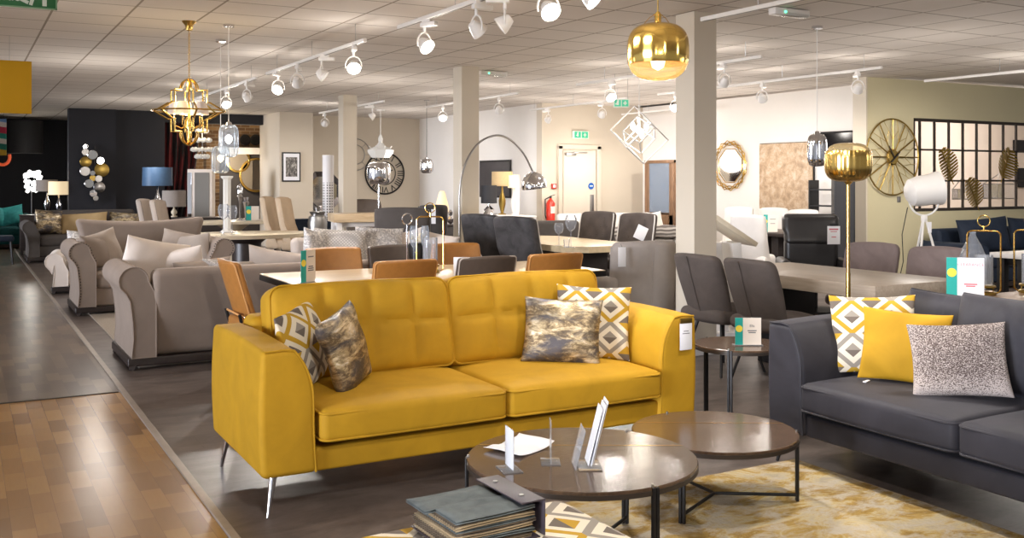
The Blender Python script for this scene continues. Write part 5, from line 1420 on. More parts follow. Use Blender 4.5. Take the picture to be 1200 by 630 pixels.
MB.capend = False; MB().lathe([(.165, -.165), (.168, -.14), (.15, -.06), (.11, .01), (.05, .045), (.02, .05)], 40).lathe([(.162, -.165), (.145, -.06), (.1, 0)], 40).build('dome_shade', 'chrome', t, loc=(1.06, 0, 1.56), rot=(0, R(-8), 0)); MB.capend = True
MB().lathe([(0, 0), (.03, .02), (.035, .05), (0, .09)], 16).build('bulb', 'bulb_warm', t, loc=(1.06, 0, 1.43))

# door wall fittings
X_, d = on_y(642, 16.08)
t = thing('fire_extinguisher', 'red fire extinguisher fixed to the wall left of the white door', 'fire extinguisher', (X_, 15.98, zh(259, d)))
MB().lathe([(0, 0), (.085, .005), (.085, .34), (.05, .40), (.025, .42), (.025, .44)], 28).build('cylinder_body', 'red', t)
MB().box((0, 0, .46), (.035, .03, .04), .004).box((.04, 0, .49), (.12, .02, .012), .003, Matrix.Rotation(R(-15), 3, 'Y')).build('valve_handle', 'black_metal', t)
MB().tube([(-.02, 0, .46), (-.12, 0, .42), (-.125, -.01, .3), (-.12, 0, .12), (-.1, 0, .06)], .012, 8).build('hose', 'black', t)
MB().box((0, -.086, .22), (.09, .004, .13)).build('instruction_label', 'card', t); MB().box((0, .09, .2), (.06, .02, .3)).build('wall_bracket', 'black_metal', t)
X_, d = on_y(649, 16.08)
t = thing('fire_alarm_call_point', 'small red fire alarm call point beside the white door', 'alarm', (X_, 16.08, zh(218, d))); MB().box((0, 0, 0), (.1, .04, .1), .006).build('housing', 'red', t); MB().box((0, -.021, 0), (.055, .004, .05)).build('glass_panel', 'paper', t)
def exit_box(label, X_, Y_, Z_, w, rz, h=.13, hang=False):
    t = thing('exit_sign', label, 'sign', (X_, Y_, Z_), rz)
    MB().box((0, 0, 0), (w, .05, h), .006).build('light_box', 'sign_white', t)
    for s in (-1, 1):
        MB().box((s * w * .23, -.027, 0), (w * .4, .004, h * .8)).build('green_panel', 'green_lit', t)
    mb = MB(); mb.box((-w * .23, -.03, .0), (.03, .003, h * .45)).box((-w * .23 - .02, -.03, -.01), (.03, .003, .015)).cyl((-w * .23 + .005, -.032, h * .3), (-w * .23 + .005, -.029, h * .3), .012, seg=10).build('running_man', 'sign_white', t)
    MB().box((w * .23, -.03, 0), (.02, .003, h * .5)).box((w * .23, -.03, h * .0), (h * .45, .003, .018)).build('arrow', 'sign_white', t)
    if hang:
        for s in (-1, 1): MB().cyl((s * w * .4, 0, h / 2), (s * w * .4, 0, CZ - Z_), .003, seg=6).build('hanging_wire', 'steel', t)
    return t
X_, d = on_y(680, 16.07); exit_box('green exit light box on the wall above the white door', X_, 16.06, zh(158, d), .36, 0, .15)
x, y = at(728, 13.5); exit_box('green exit sign hanging from the ceiling left of the gold pendant', x, y, zh(121, 13.5), .22, R(-30), .11, True)
for lab, px, py, rzz in (('ceiling emergency light with green indicator right of the near pillar', 925, 15, 0), ('ceiling emergency light with green indicators beside the middle pillar', 578, 86, 0)):
    d = F * (2.925 - H) / (HY - py); x, y = at(px, d)
    t = thing('emergency_light', lab, 'emergency light', (x, y, 2.925), rzz)
    MB().box((0, 0, 0), (.40, .09, .06), .012).build('housing', 'white_metal', t); MB().box((.04, -.01, -.02), (.28, .075, .03), .008).build('diffuser', 'acrylic', t); MB().cyl((-.09, -.047, -.005), (-.09, -.055, -.005), .009, seg=12).build('indicator', 'led', t)

# tall wooden cabinet
X_, d = on_y(777, 15.9)
t = thing('display_cabinet', 'tall rustic wood and glass cabinet behind the near pillar', 'cabinet', (11.80, 15.05, 0), R(-90))
ch = zh(188, 19.2)
W_ = .9
MB().box((-W_ / 2 + .07, 0, ch / 2), (.14, .36, ch), .006).box((W_ / 2 - .07, 0, ch / 2), (.14, .36, ch), .006).box((0, 0, ch - .03), (W_, .38, .06), .006).box((0, 0, .42), (W_ - .05, .36, .84), .006).box((0, .16, ch / 2), (W_ - .1, .03, ch)).build('carcass', 'cabinet_wood', t)
MB().box((0, -.17, (.84 + ch) / 2), (W_ - .28, .006, ch - .92)).build('glass_door', 'glass_blue', t)
MB().box((0, 0, 1.35), (W_ - .28, .3, .02)).build('shelf', 'glass', t)
dd = MB().box((0, -.185, .7), (W_ - .28, .02, .25), .004).build('drawer', 'cabinet_wood', t); MB().tube([(-.08, -.2, .7), (-.06, -.22, .7), (.06, -.22, .7), (.08, -.2, .7)], .008, 8).build('handle', 'black_metal', dd)

# gold octagonal mirror, canvas, black pieces on the right wall
yy, d = on_x(858, 12.03)
t, pin = ngon_mirror('octagonal mirror in a gold starburst frame on the white wall', 12.0, yy, zh(194, d), .30, 8, R(-90), 'gold', a0=PI / 8)
for k, (r1, r2, nn, ph) in enumerate(((.32, .32, 8, PI / 8), (.36, .42, 16, 0), (.42, .36, 16, 0), (.45, .40, 16, .1), (.40, .45, 16, .1))):
    pts = [((r1 if q % 2 else r2) * math.cos(2 * PI * q / nn + ph), 0, (r1 if q % 2 else r2) * math.sin(2 * PI * q / nn + ph)) for q in range(nn)]
    MB().tube([Vector(p) + Vector((0, -.02 - .006 * k, 0)) for p in pts], .009, 6, True).build('frame_wire', 'gold', t)
ya, da = on_x(893, 12.03); yb, db = on_x(955, 12.03)
t = thing('canvas_painting', 'large mottled gold and beige canvas on the white wall', 'picture', (11.99, (ya + yb) / 2, (zh(169, da) + zh(246, da)) / 2), R(-90))
MB().box((0, 0, 0), (ya - yb, .05, zh(169, da) - zh(246, da)), .003).build('canvas', 'canvas', t); MB().box((0, .012, 0), (ya - yb + .02, .03, zh(169, da) - zh(246, da) + .02)).build('edge_frame', 'black_metal', t)
yc, dc = on_x(962, 12.03); ye, de = on_x(999, 12.03)
t = thing('framed_print', 'glossy black wide picture right of the gold canvas', 'picture', (11.99, 10.9, zh(165, de)), R(-90))
MB().box((0, 0, 0), (1.15, .05, .32), .003).build('frame', 'black_metal', t); MB().box((0, -.027, 0), (1.09, .004, .26)).build('print', plain('gloss_black', rgb(22, 20, 22), .08), t)
t = thing('shelf_unit', 'open black metal shelf unit with white back beside the black panel', 'shelf', P3(970, 15.3, 0), R(-80))
for s in (-.25, .25):
    MB().box((s, 0, .75), (.025, .25, 1.5)).build('upright', 'black_metal', t)
for z in (.3, .75, 1.1, 1.35): MB().box((0, 0, z), (.5, .25, .02)).build('shelf', 'black_metal', t)
t = thing('wall_panel', 'tall black panel cabinet left of the yellow partition', 'cabinet', P3(988, 13.8, 0), R(-40))
MB().box((0, 0, .97), (.28, .3, 1.9), .005).build('body', 'black', t); MB().box((0, -.155, 1.0), (.24, .01, 1.7)).build('door', 'shade_black', t)

# partition: gold wheel clock, leaves, socket, film lamp
X_, d = on_y(1043.5, 9.70); cz = zh(184, d); rr = .545
t = thing('wall_clock', 'large gold wire wheel clock on the pale yellow partition', 'clock', (X_, 9.66, cz))
MB().tube([(rr * math.cos(2 * PI * k / 64), 0, rr * math.sin(2 * PI * k / 64)) for k in range(64)], .011, 8, True).build('rim', 'gold_dull', t)
MB().lathe([(0, .02), (.1, .018), (.12, 0), (.12, -.01)], 40).build('dial', 'gold', t, rot=(R(90), 0, 0))
for k in range(12):
    a = R(30 * k); MB().tube([(.11 * math.cos(a), 0, .11 * math.sin(a)), (rr * math.cos(a), 0, rr * math.sin(a))], .010, 6).build('spoke', 'gold_dull', t)
    a1, a2 = R(30 * k), R(30 * k + 15); q = (rr * .72 * math.cos(a2), -.01, rr * .72 * math.sin(a2))
    MB().tube([(rr * .45 * math.cos(a1), 0, rr * .45 * math.sin(a1)), q, (rr * .98 * math.cos(R(30 * k + 20)), 0, rr * .98 * math.sin(R(30 * k + 20)))], .0035, 5).tube([q, (rr * .45 * math.cos(R(30 * k + 30)), 0, rr * .45 * math.sin(R(30 * k + 30)))], .0035, 5).build('wire_lattice', 'gold_dull', t)
MB().box((-.05, -.03, .07), (.016, .004, .22), 0, Matrix.Rotation(R(-35), 3, 'Y')).box((.03, -.03, -.0), (.016, .004, .24), 0, Matrix.Rotation(R(50), 3, 'Y')).build('hands', 'black', t)
X_, d = on_y(1053.5, 9.70); t = thing('light_switch', 'small grey metal wall socket under the wheel clock', 'socket', (X_, 9.70, zh(233.5, d))); MB().box((0, 0, 0), (.07, .012, .085), .003).build('plate', 'plastic_grey', t); MB().box((0, -.008, 0), (.03, .006, .03), .002).build('switch', 'steel', t)

def leaf(label, px, py, L, W_, ang, Y0=9.66):
    X_, d = on_y(px, Y0); t = thing('leaf_ornament', label, 'wall art', (X_, Y0, zh(py, d)), rot=(0, R(ang), 0), group='gold leaf ornaments on the grid window')
    mb = MB(); n = 11
    for s in (-1, 1):
        for k in range(n):
            f0 = k / n; f1 = (k + .9) / n
            def wd(f): return W_ * math.sin(PI * (f * .86 + .12)) ** .6
            z0, z1 = -L / 2 + f0 * L, -L / 2 + f1 * L
            a = (0, 0, z0); b = (0, 0, z1); c = (s * wd(f1) , -.05 * wd(f1) / W_, z1 + .05 * L); e = (s * wd(f0) * 1.0, -.05 * wd(f0) / W_, z0 + .08 * L)
            v = [mb.bm.verts.new(p) for p in (a, b, c, e)]; mb.bm.faces.new(v)
    o = mb.build('blade', 'gold_dull', t, smooth=False); o.modifiers.new('thick', 'SOLIDIFY').thickness = .006
    MB().tube([(0, -.005, -L / 2 - .08), (0, -.008, 0), (0, -.005, L / 2)], .006, 6).build('midrib', 'gold_dull', t)
leaf('upper left gold leaf ornament, beside the white spotlight lamp', 1109, 193, .50, .2, -28)
leaf('lower middle gold leaf ornament, above the lantern ring', 1139.5, 226, .46, .2, -30)
leaf('right gold leaf ornament near the right edge', 1179, 192, .48, .24, 25)

x, y = at(1083, 11.0)
t = thing('floor_lamp', 'white film studio style lamp on a tripod before the partition', 'floor lamp', (x, y, 0))
for k in range(3):
    a = R(80 + 120 * k); MB().cyl((.30 * math.cos(a), .30 * math.sin(a), 0), (.02 * math.cos(a), .02 * math.sin(a), 1.06), .013, .013, 10).build('leg', 'white_metal', t)
MB().lathe([(.03, 1.04), (.035, 1.06), (.035, 1.1), (.02, 1.12)], 20).build('hub', 'white_metal', t)
MB().tube([(.16 * math.cos(R(a)), 0, 1.30 + .19 * math.sin(R(a))) for a in range(-190, 11, 10)], .011, 8).build('yoke', 'white_metal', t, rot=(0, 0, R(-40)))
MB.capend = False
MB().lathe([(.0, -.20), (.09, -.195), (.15, -.15), (.17, -.06), (.172, .08), (.19, .17), (.186, .17), (.165, .08)], 40).build('lamp_head', 'white_metal', t, loc=(0, 0, 1.39), rot=Vector((.873, -.488, .16)).to_track_quat('Z', 'Y').to_euler())
MB.capend = True
MB().box((.03, -.05, .98), (.055, .004, .12)).build('tag', 'paper', t)
MB().tube([(-.15, .1, 1.2), (-.24, .1, .9), (-.22, .1, .6), (-.27, .1, .45), (-.2, .12, .3), (-.18, .1, .02)], .005, 6).build('power_cord', 'black', t)

# room seen through the grid: lanterns, dark pieces
t = thing('side_cabinet', 'long black cabinet seen low through the grid window', 'cabinet', (13.6, 12.6, 0)); MB().box((0, 0, .55), (2.0, .45, 1.08), .006).build('body', 'black', t); MB().box((0, 0, 1.1), (2.04, .48, .03), .004).build('top', 'black', t)
for px, lab in ((1128, 'left glass lantern on the black cabinet beyond the grid'), (1172, 'large glass lantern beyond the grid at the right')):
    X_, d = on_y(px, 12.5); big = px > 1150
    t = thing('glass_lantern', lab, 'lantern', (X_, 12.5, 1.116), 0)
    w_, h_ = (.62, .30) if big else (.36, .2)
    mb = MB()
    for sx in (-1, 1):
        for sy in (-1, 1): mb.cyl((sx * w_ / 2, sy * w_ / 4, 0), (sx * w_ / 2, sy * w_ / 4, h_), .012, seg=6).cyl((sx * w_ / 2, sy * w_ / 4, h_), (sx * .04, 0, h_ + .2), .010, seg=6)
    for z in (0.01, h_): mb.tube([(-w_ / 2, -w_ / 4, z), (w_ / 2, -w_ / 4, z), (w_ / 2, w_ / 4, z), (-w_ / 2, w_ / 4, z)], .012, 6, True)
    mb.build('frame', 'steel', t); MB().box((0, 0, h_ / 2), (w_ - .02, w_ / 2 - .02, h_)).build('glass_panes', 'glass', t)
struct('floor', MB().box((14, 12.6, .005), (3.4, .5, .01)), 'vinyl') if False else None
for px, py, w_, h_, lab in ((1196, 171, .5, .28, 'upper dark picture on the wall beyond the grid'), (1197, 208, .3, .45, 'lower grey picture on the wall beyond the grid')):
    X_, d = on_y(px, 14.45); t = thing('framed_print', lab, 'picture', (X_, 14.46, zh(py, d))); MB().box((0, 0, 0), (w_, .04, h_), .003).build('frame', 'black_metal', t); MB().box((0, -.022, 0), (w_ - .05, .004, h_ - .05)).build('print', 'shade_black', t)

# dark sofa and white day bed near the door wall
rolled_sofa('low dark grey sofa in front of the fire extinguisher', 'grey_dark', (7.9, 12.95, 0), R(-10), W=1.7, D=.9, bh=.86, ah=.62, seats=2)
t = rolled_sofa('white sofa with a grey striped throw near the wooden cabinet', 'white_fabric', (10.1, 14.3, 0), R(-8), W=2.3, D=1.0, bh=.90, ah=.6, seats=2)
MB().rblock((10.25, 13.85, .60), (1.5, .5, .2), .07, lambda x, y, z: (x, y, z + .02 * math.sin(x * 9)), (12, 4, 3)).build('folded_throw', 'throw'); tag(bpy.data.objects['folded_throw'], 'thick grey striped throw folded on the white sofa', 'throw')
for k, (x, w) in enumerate(((9.3, .5), (10.85, .55))): pillow('scatter_cushion', ('white cushion on the left of the sofa with the throw', 'white cushion on the right of the sofa with the throw')[k], 'white_fabric', w, .42, .16, (x, 14.25, .5), R(10 - 20 * k), 14, 6 - 12 * k, 90 + k)

# ================================================================== CEILING FIXTURES
t = thing('chandelier', 'gold lantern chandelier of quatrefoil frames with pleated shades', 'chandelier', (1.82, 9.31, 0)); cz = zh(130, 9.02)
t.location = (1.82, 9.31, cz)
top = CZ - cz
MB().lathe([(.012, top - .09), (.03, top - .08), (.035, top - .04), (.06, top - .01), (.065, top)], 24).build('ceiling_rose', 'gold', t)
n = 26
for k in range(n):
    z = .30 + (top - .09 - .30) * (k + .5) / n; L = (top - .09 - .30) / n * .72
    MB().tube([(.008 * math.cos(a) if k % 2 == 0 else 0, .008 * math.cos(a) if k % 2 else 0, z + L * math.sin(a)) for a in [2 * PI * q / 10 for q in range(10)]], .0022, 5, True).build('chain_link', 'gold', t)
def quatre(s=1.0):
    pts = []
    w1, h1 = .165, .155
    r_ = .10; rw = .17
    # top lobe
    for a in range(180, -1, -15): pts.append((.085 * math.cos(R(a)), .19 + .10 * math.sin(R(a))))
    pts += [(w1, .19), (w1, .075)]
    for a in range(75, 0, -15): pts.append((w1 + .155 * (1 - (a / 90)) ** 1.0, .0 + .075 * (a / 75)))
    pts.append((.325, 0))
    right = pts[len([0] * 13):]
    up = pts[:13] + right
    full = up + [(x, -z) for x, z in right[::-1][1:]]
    full += [(.085 * math.cos(R(a)), -.19 - .12 * math.sin(R(a))) for a in range(0, 181, 15)]
    left = [(-x, -z) for x, z in right]
    full += left + [(-x, z) for x, z in right[::-1][1:]]
    return full
Q = quatre()
for k, a in enumerate((0, 60, 120)):
    MB().tube([(x * math.cos(R(a + 29)), -x * math.sin(R(a + 29)), z) for x, z in Q], .0085, 6, True).build('quatrefoil_frame', 'gold', t)
MB().tube([(.32 * math.cos(2 * PI * k / 48), .32 * math.sin(2 * PI * k / 48), 0) for k in range(48)], .008, 6, True).build('waist_ring', 'gold', t)
MB().lathe([(.0, -.31), (.02, -.29), (.008, -.2), (.03, -.12), (.012, -.05), (.008, .28), (.0, .3)], 20).build('centre_stem', 'gold', t)
for k in range(5):
    a = 2 * PI * k / 5 + .3; x, y = .13 * math.cos(a), .13 * math.sin(a)
    arm = MB().tube([(0, 0, -.12), (x * .5, y * .5, -.16), (x, y, -.13), (x, y, -.05)], .006, 8).build('candle_arm', 'gold', t)
    MB.capend = False
    sh = MB().lathe([(.062, -.03), (.04, .08)], 24).build('pleated_shade', 'shade_lit' if k % 2 else 'cream_pillow', t, loc=(x, y, -.0)); MB.capend = True
    MB().lathe([(0, -.04), (.014, -.02), (.014, .02), (0, .05)], 12).build('candle_bulb', 'bulb_warm', sh)

# gold glass pendant
gx, gy = at(771, 6.1); gz = zh(94, 6.1); gh = zh(27, 6.1) - gz
t = thing('pendant_lamp', 'large gold mirrored glass pendant near the top centre', 'pendant lamp', (gx, gy, gz))
MB.capend = False
MB().lathe(drumprof(.191, gh, .40, .985, sq=2.9), 192, rib=.004, nrib=16).build('gold_shade', 'brass', t)
MB().lathe(drumprof(.187, gh - .004, .02, .985, sq=2.9), 96).build('glass_shade', 'glass_gold', t)
MB.capend = True
MB().lathe([(.02, gh - .01), (.022, gh + .05), (.01, gh + .07)], 20).build('collar', 'brass', t)
MB().cyl((0, 0, gh + .06), (0, 0, CZ - gz), .004, seg=8).build('cable', 'gold_dull', t)
for k in range(3):
    a = 2 * PI * k / 3; MB().tube([(.015 * math.cos(a), .015 * math.sin(a), gh + .06), (.06 * math.cos(a), .06 * math.sin(a), gh + .035), (.1 * math.cos(a), .1 * math.sin(a), gh - .005)], .002, 6).build('support_wire', 'brass', t)
MB().lathe([(0, .06), (.035, .08), (.045, .12), (.02, .17), (.02, .2)], 20).build('bulb', 'bulb_warm', t)

def glass_pendant(label, px, d, y0, y1, wpx, mat, rib=0, sq=4.2, *, cable='steel', cap='chrome', name='pendant_lamp', inner=None, grp=None):
    x, y = at(px, d); z0 = zh(y1, d); h = zh(y0, d) - z0; r = wpx / 2 * d / F
    t = thing(name, label, 'pendant lamp', (x, y, z0), 0, grp)
    MB.capend = False; MB().lathe(drumprof(r, h, .04, .93, sq=sq), 64, rib=rib, nrib=16 if rib else 0).build('glass_shade', mat, t); MB.capend = True
    MB().lathe([(r * .35, h - .01), (r * .3, h + .02), (.008, h + .03)], 20).build('cap', cap, t)
    MB().cyl((0, 0, h), (0, 0, CZ - z0), .004, seg=8).build('cable', cable, t)
    MB().lathe([(0, h * .4), (.03, h * .5), (.03, h * .62), (0, h * .7)], 16).build('bulb', inner or 'bulb_warm', t)
    MB().lathe([(.05, CZ - z0 - .025), (.05, CZ - z0)], 20).build('ceiling_rose', cap, t)
    return t
glass_pendant('front ribbed clear glass capsule pendant right of the chandelier', 268, 9.2, 146, 184, 22, 'glass_blue', .05, cable='white_metal', inner='bulb')
glass_pendant('rear ribbed glass capsule pendant just below the front one', 258.5, 10.2, 171, 203, 20, 'glass_blue', .05, cable='white_metal')
glass_pendant('small smoked glass pendant on a long black cable before the alcove', 500, 18.0, 186, 203, 15, 'chrome', 0, cable='black')
x, y = at(444, 12.9); zb_ = zh(216, 12.9)
t = thing('floor_lamp', 'slim floor lamp with a mirrored chrome bowl overlapping the roman numeral clock', 'floor lamp', (x, y, 0))
MB().lathe([(.13, 0), (.13, .02), (.02, .03)], 28).build('base', 'chrome', t); MB().cyl((0, 0, .02), (0, 0, zb_), .011, seg=12).build('pole', 'chrome', t)
MB.capend = False; MB().lathe(drumprof(.155, zh(190, 12.9) - zb_, .04, .93, sq=4), 64).build('bowl_shade', 'chrome', t, loc=(0, 0, zb_)); MB.capend = True
MB().lathe([(0, .1), (.03, .13), (.03, .17), (0, .2)], 16).build('bulb', 'bulb_warm', t, loc=(0, 0, zb_))
glass_pendant('tall ribbed silver glass pendant left of the gold floor lamp', 957.5, 9.3, 157, 195, 21, 'chrome', .05, cable='white_metal')
x, y = at(446, 20.5)
t = thing('chandelier', 'ornate white glowing chandelier above the roman numeral clock', 'chandelier', (x, y, zh(178, 20.5))); tz = CZ - zh(178, 20.5)
MB().cyl((0, 0, 0), (0, 0, tz), .008, seg=8).lathe([(.08, tz - .03), (.08, tz)], 20).build('chain', 'white_metal', t)
mb = MB()
for k in range(8):
    a = 2 * PI * k / 8; mb.tube([(0, 0, .1), (.12 * math.cos(a), .12 * math.sin(a), -.02), (.25 * math.cos(a), .25 * math.sin(a), .12)], .012, 6)
mb.build('arms', 'white_metal', t); MB().lathe([(.18, -.12), (.26, -.02), (.27, .04), (.1, .12), (.04, .2), (.05, .28), (.02, .36)], 24, rib=.08, nrib=8).build('crystal_tier', 'crystal_lit', t)

# wire cube pendant
x, y = at(749, 10.0); zc = zh(158, 10.0)
t = thing('pendant_lamp', 'tilted white wire cube pendant with glowing bulbs below the gold pendant', 'pendant lamp', (x, y, zc))
rotm = Matrix.Rotation(R(38), 3, 'Y') @ Matrix.Rotation(R(28), 3, 'X') @ Matrix.Rotation(R(20), 3, 'Z')
for s_, nm in ((.17, 'outer_cube'), (.11, 'inner_cube')):
    mb = MB(); cs = [Vector((a, b, c)) * s_ for a in (-1, 1) for b in (-1, 1) for c in (-1, 1)]
    rr_ = rotm if s_ > .12 else Matrix.Rotation(R(30), 3, 'Z') @ rotm
    for i in range(8):
        for j in range(i + 1, 8):
            if abs((cs[i] - cs[j]).length - 2 * s_) < 1e-4: mb.cyl(rr_ @ cs[i], rr_ @ cs[j], .007, seg=6)
    mb.build(nm, 'crystal_lit' if False else 'white_metal', t)
for k, p in enumerate(((-.08, 0, .08), (.0, .02, .05), (.08, -.02, .08), (.03, 0, .0))): MB().lathe([(0, -.04), (.022, -.01), (.022, .02), (.01, .05)], 14).build('bulb', 'bulb', t, loc=p)
MB().cyl((0, 0, .05), (0, 0, .3), .012, seg=10).cyl((0, 0, .3), (0, 0, CZ - zc), .004, seg=8).build('stem', 'white_metal', t)

# track lighting
def track(label, x, y0, y1, z=2.78, zz=None):
    L = y1 - y0; t = thing('light_track', label, 'light track', (x, y0, z))
    MB().box((0, L / 2, 0), (.035, L, .032), .003).build('rail', 'white_metal', t); MB().box((0, L / 2, -.0165), (.014, L - .02, .002)).build('conductor_slot', 'plastic_grey', t)
    k = .25
    while k < L:
        MB().cyl((0, k, .01), (0, k, CZ - z), .0025, seg=6).build('suspension_wire', 'steel', t); k += 1.3
    return t
track('white light track nearest the camera, over the yellow sofa', 3.18, 2.4, 7.62)
track('white light track above the oak table, second along the left row', 3.20, 8.46, 11.75)
track('white light track over the stone table, furthest of the left row', 3.22, 12.3, 17.0)
track('white light track ending left of the emergency light', 5.12, 2.6, 6.08)
track('white light track passing behind the near pillar', 7.2, 7.6, 11.1)
track('white light track in front of the alcove beyond the middle pillar', 7.15, 12.6, 15.9)
track('white light track pointing at the gold canvas', 9.1, 7.7, 11.8)
track('white light track above the dark grey sofa by the door wall', 9.1, 12.6, 15.6)
track('short white light track in front of the wooden cabinet', 11.3, 13.4, 15.8)
track('white light track above the grid window at the right edge', 10.85, 4.6, 8.5)
track('white light track beyond the third pillar', 6.0, 15.0, 18.3)
track('assumed white light track over the aisle, out of frame above the camera', 1.2, -1.0, 3.4)  # unseen track, assumed as mount for lamps beyond the frame

def head_proto(lit):
    t = thing('track_spotlight', 'x', 'spotlight', (0, 0, 0))
    MB().box((0, 0, -.02), (.035, .09, .035), .004).box((.0, -.02, -.055), (.045, .16, .035), .006).build('gear_box', 'white_metal', t)
    MB().cyl((0, .03, -.05), (0, .03, -.12), .012, seg=10).build('stem', 'white_metal', t)
    MB().tube([(.075 * math.cos(R(a)), .03, -.20 + .085 * math.sin(R(a))) for a in range(-20, 201, 20)], .007, 6).build('yoke', 'white_metal', t)
    MB.capend = False
    h = MB().lathe([(.0, .055), (.03, .05), (.045, .02), (.062, -.03), (.064, -.045), (.058, -.045), (.04, .0)], 28).build('lamp_housing', 'white_metal', t, loc=(0, .03, -.205), rot=(R(-52), 0, 0)); MB.capend = True
    MB().lathe([(0, -.036), (.056, -.034), (.056, -.04)], 28).build('lens', 'lens_on' if lit else 'lens_dim', h)
    return t
HL, HD = head_proto(True), head_proto(False)
LAMPS, POINTS = [], []
def head(label, x, y, pan, lit, power=0, z=2.78, tilt=38, used=[0, 0]):
    src = HL if lit else HD
    if used[lit] == 0: o = src; o.location = (x, y, z); o.rotation_euler = (0, 0, R(pan)); o['label'] = label; used[lit] = 1
    else: o = copy_tree(src, (x, y, z), R(pan), label)
    o['group'] = 'track spotlights'
    if power:
        # aim: housing looks along local -y tipped down
        f = Vector((math.sin(R(pan)), -math.cos(R(pan)), -math.tan(R(tilt)) if tilt < 80 else -6)).normalized()
        p = Vector((x, y, z)) + Matrix.Rotation(R(pan), 3, 'Z') @ Vector((0, .03, -.205)) + f * .09
        LAMPS.append((tuple(p), tuple(p + f), power))
    return o
K = 1.0
head('lit spotlight at the end of the near track, bright oval face', 3.18, 7.05, 20, 1, 115, tilt=45)
head('unlit looking spotlight on the near track turned to the left', 3.18, 6.15, 95, 0, 0)
head('unlit looking spotlight on the near track turned to the right', 3.18, 5.85, -120, 0, 0)
head('glaring spotlight left of the gold pendant, lower of the two', 3.18, 5.20, -5, 1, 115, tilt=50)
head('glaring spotlight left of the gold pendant, cut by the top edge', 3.18, 4.72, 35, 1, 115, tilt=48)
head('added spotlight above the coffee tables, out of frame', 3.18, 3.0, 150, 1, 115, tilt=50)  # unseen lamp, added to light the foreground
head('glaring spotlight at the near end of the track above the oak table', 3.20, 8.75, -15, 1, 150, tilt=50)
head('dark faced spotlight second on the track above the oak table', 3.20, 9.6, 60, 0, 0)
head('dark faced spotlight third on the track above the oak table', 3.20, 10.5, 150, 0, 0)
head('glaring spotlight at the far end of the track above the oak table', 3.20, 11.3, -35, 1, 150, tilt=50)
head('spotlight nearest us on the track over the stone table', 3.22, 12.7, 120, 0, 0)
head('middle spotlight on the track over the stone table', 3.22, 13.9, 0, 1, 150, tilt=50)
head('furthest spotlight on the track over the stone table', 3.22, 15.6, -110, 0, 130, tilt=50)
head('added spotlight on the track left of the emergency light, out of frame', 5.12, 3.3, -50, 1, 160, tilt=50)  # unseen head, put beyond the frame as an added light
head('spotlight at the near end of the track behind the near pillar', 7.2, 8.2, 170, 1, 150, tilt=50)
head('bright spotlight above the hanging exit sign', 7.2, 10.3, -10, 1, 150, tilt=50)
head('dim spotlight at the middle of the track above the dark grey sofa', 9.1, 13.3, 170, 0, 150, tilt=45)
head('dim spotlight at the far end of the track above the dark grey sofa', 9.1, 15.0, -160, 0, 100, tilt=50)
head('bright spotlight directly below the gold pendant', 9.1, 11.4, -40, 1, 150, tilt=50)
head('spotlight with a ring yoke above the silver pendant', 9.1, 8.05, 150, 0, 140, tilt=40)
head('white spotlight turned down toward the gold canvas', 9.1, 9.6, 120, 0, 140, tilt=40)
head('dim spotlight before the wooden cabinet', 11.3, 14.0, 180, 0, 90, tilt=50)
head('bright spotlight left of the middle pillar', 7.15, 15.2, -20, 1, 130, tilt=50)
head('dim spotlight right of the middle pillar', 7.15, 13.2, 150, 0, 150, tilt=40)
head('round spotlight beyond the third pillar', 6.0, 18.0, 175, 0, 160, tilt=40)
head('second spotlight beyond the third pillar', 6.0, 15.6, 250, 0, 0, tilt=50)
head('spotlight above the wheel clock near the right edge', 10.85, 7.0, 160, 0, 150, tilt=40)
head('spotlight near the right edge of the photo', 10.85, 5.4, 180, 0, 150, tilt=35)
head('assumed spotlight over the aisle, out of frame', 1.2, 1.6, 160, 1, 160, tilt=45)  # this and the heads below: unseen lamps assumed for light from camera side
head('second assumed spotlight over the aisle, out of frame', 1.2, .2, 195, 1, 160, tilt=40)
head('assumed spotlight behind us over the right aisle, out of frame', 5.12, 2.9, 120, 1, 150, tilt=45)
POINTS += [((gx, gy, gz + .12), 26, (1, .8, .5), .05), (tuple(P3(37, 21.5, 1.5)), 30, (1, .95, .85), .15), ((6.46, 11.0, 1.4), 6, (1, .8, .5), .05),
           ((1.82, 9.31, 2.2), 12, (1, .8, .5), .1), (tuple(P3(237, 21, 2.5)), 15, (1, .85, .6), .2), (tuple(P3(749, 10, 2.0)), 10, (1, .9, .75), .1),
           ((14.0, 12.0, 2.5), 110, (1, .92, .85), .2), ((19.0, 12.4, 2.5), 260, (1, .92, .85), .2), ((5.6, 23.4, 1.9), 60, (1, .85, .65), .2)]  # this row: added fill in the grid room and brick zone, without fixtures

for q in list(LAMPS): POINTS.append(((q[0][0], q[0][1], 2.52), q[2] * .10, (1, .93, .86), .10))  # added spill point at each powered head, to brighten the ceiling
for q in ((1.5, 13, 1.9), (5.2, 13.5, 1.9), (8.6, 12, 1.9), (10.8, 12.3, 1.8), (8, 19, 1.9), (10.4, 15.2, 1.9), (8.5, 6.5, 1.9), (13, 7.2, 1.9), (3, 19, 1.9), (0.2, 8, 1.9), (7.5, 3.0, 1.9), (10.5, 5.5, 2.0)): POINTS.append((q, 34 if q[1] > 9 else 22, (1, .93, .86), .25))  # added fill points in mid-air, no lamp stands for them

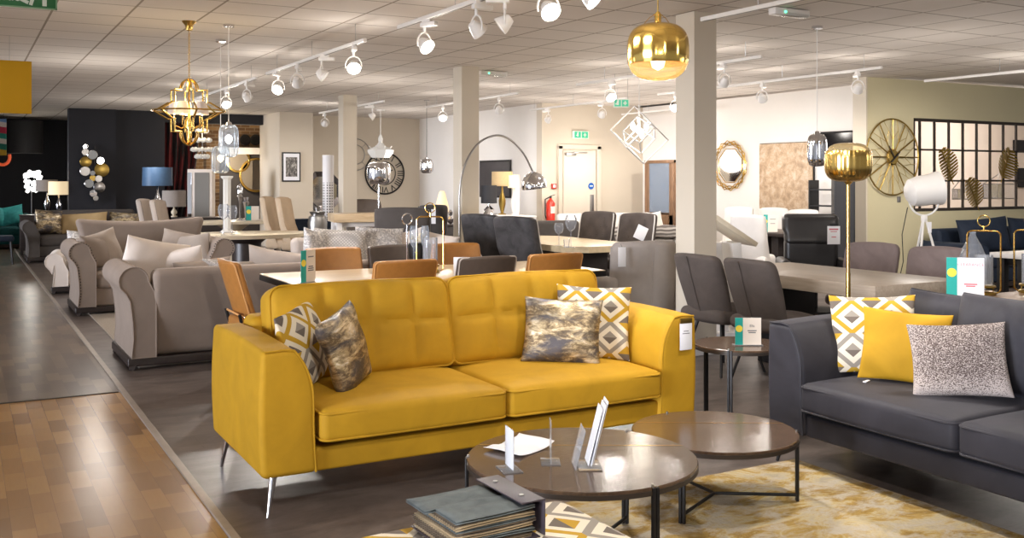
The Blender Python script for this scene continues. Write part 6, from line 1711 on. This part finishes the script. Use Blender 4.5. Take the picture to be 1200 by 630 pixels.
# ================================================================== CAMERA, LIGHT, LOOK
cam = bpy.data.cameras.new('camera'); co = bpy.data.objects.new('camera', cam); C.objects.link(co)
cam.sensor_fit = 'HORIZONTAL'; cam.sensor_width = 36; cam.lens = 36 * F / 1200
cam.shift_y = -(315 - HY) / 1200
co.location = (0, 0, H); co.rotation_euler = (R(90), 0, -YAW); cam.clip_end = 200
scene.camera = co
w = bpy.data.worlds.new('world'); scene.world = w; w.use_nodes = True
nt = w.node_tree; bg = nt.nodes['Background']
tc = nt.nodes.new('ShaderNodeTexCoord'); sp = nt.nodes.new('ShaderNodeSeparateXYZ'); nt.links.new(tc.outputs['Generated'], sp.inputs[0])
# assumed cool light through open left side, no windows built; added warmer fill elsewhere
f = mth(nt, 'MULTIPLY', mth(nt, 'MAXIMUM', mth(nt, 'MULTIPLY', sp.outputs[0], -1), 0), 1.0)
nt.links.new(mix(nt, f, (.6, .57, .54, 1), (1.3, 1.35, 1.5, 1)), bg.inputs[0]); bg.inputs[1].default_value = .48
def spot(loc, tgt, power, size=95, col=(1, .94, .87), rad=.05, blend=.6):
    l = bpy.data.lights.new('spot', 'SPOT'); l.energy = power; l.spot_size = R(size); l.spot_blend = blend; l.color = col; l.shadow_soft_size = rad
    o = bpy.data.objects.new('spot_light', l); C.objects.link(o); o.location = loc
    o.rotation_euler = (Vector(tgt) - Vector(loc)).to_track_quat('-Z', 'Y').to_euler(); return o
sl = bpy.data.lights.new('assumed_daylight', 'SUN'); sl.energy = 4.2; sl.angle = R(18); sl.color = (.86, .90, 1)  # low sun lamp assumed from the bright left-facing sides; no window is built
so = bpy.data.objects.new('assumed_daylight', sl); C.objects.link(so); so.rotation_euler = Vector((1, .22, -.055)).to_track_quat('-Z', 'Y').to_euler()
for loc, tgt, p in LAMPS: spot(loc, tgt, p * .80)
for loc, p, col, r in POINTS:
    l = bpy.data.lights.new('bulb', 'POINT'); l.energy = p; l.color = col; l.shadow_soft_size = r  # serves bulbs of modelled lamps and the added fill and spill points alike
    o = bpy.data.objects.new('bulb_and_fill_light', l); C.objects.link(o); o.location = loc
scene.view_settings.view_transform = 'Standard'; scene.view_settings.look = 'None'
scene.view_settings.exposure = -0.08; scene.view_settings.gamma = 1; scene.view_settings.use_curve_mapping = False
scene.cycles.use_denoising = True
scene.cycles.max_bounces = 7; scene.cycles.transparent_max_bounces = 16
scene.cycles.sample_clamp_indirect = 6
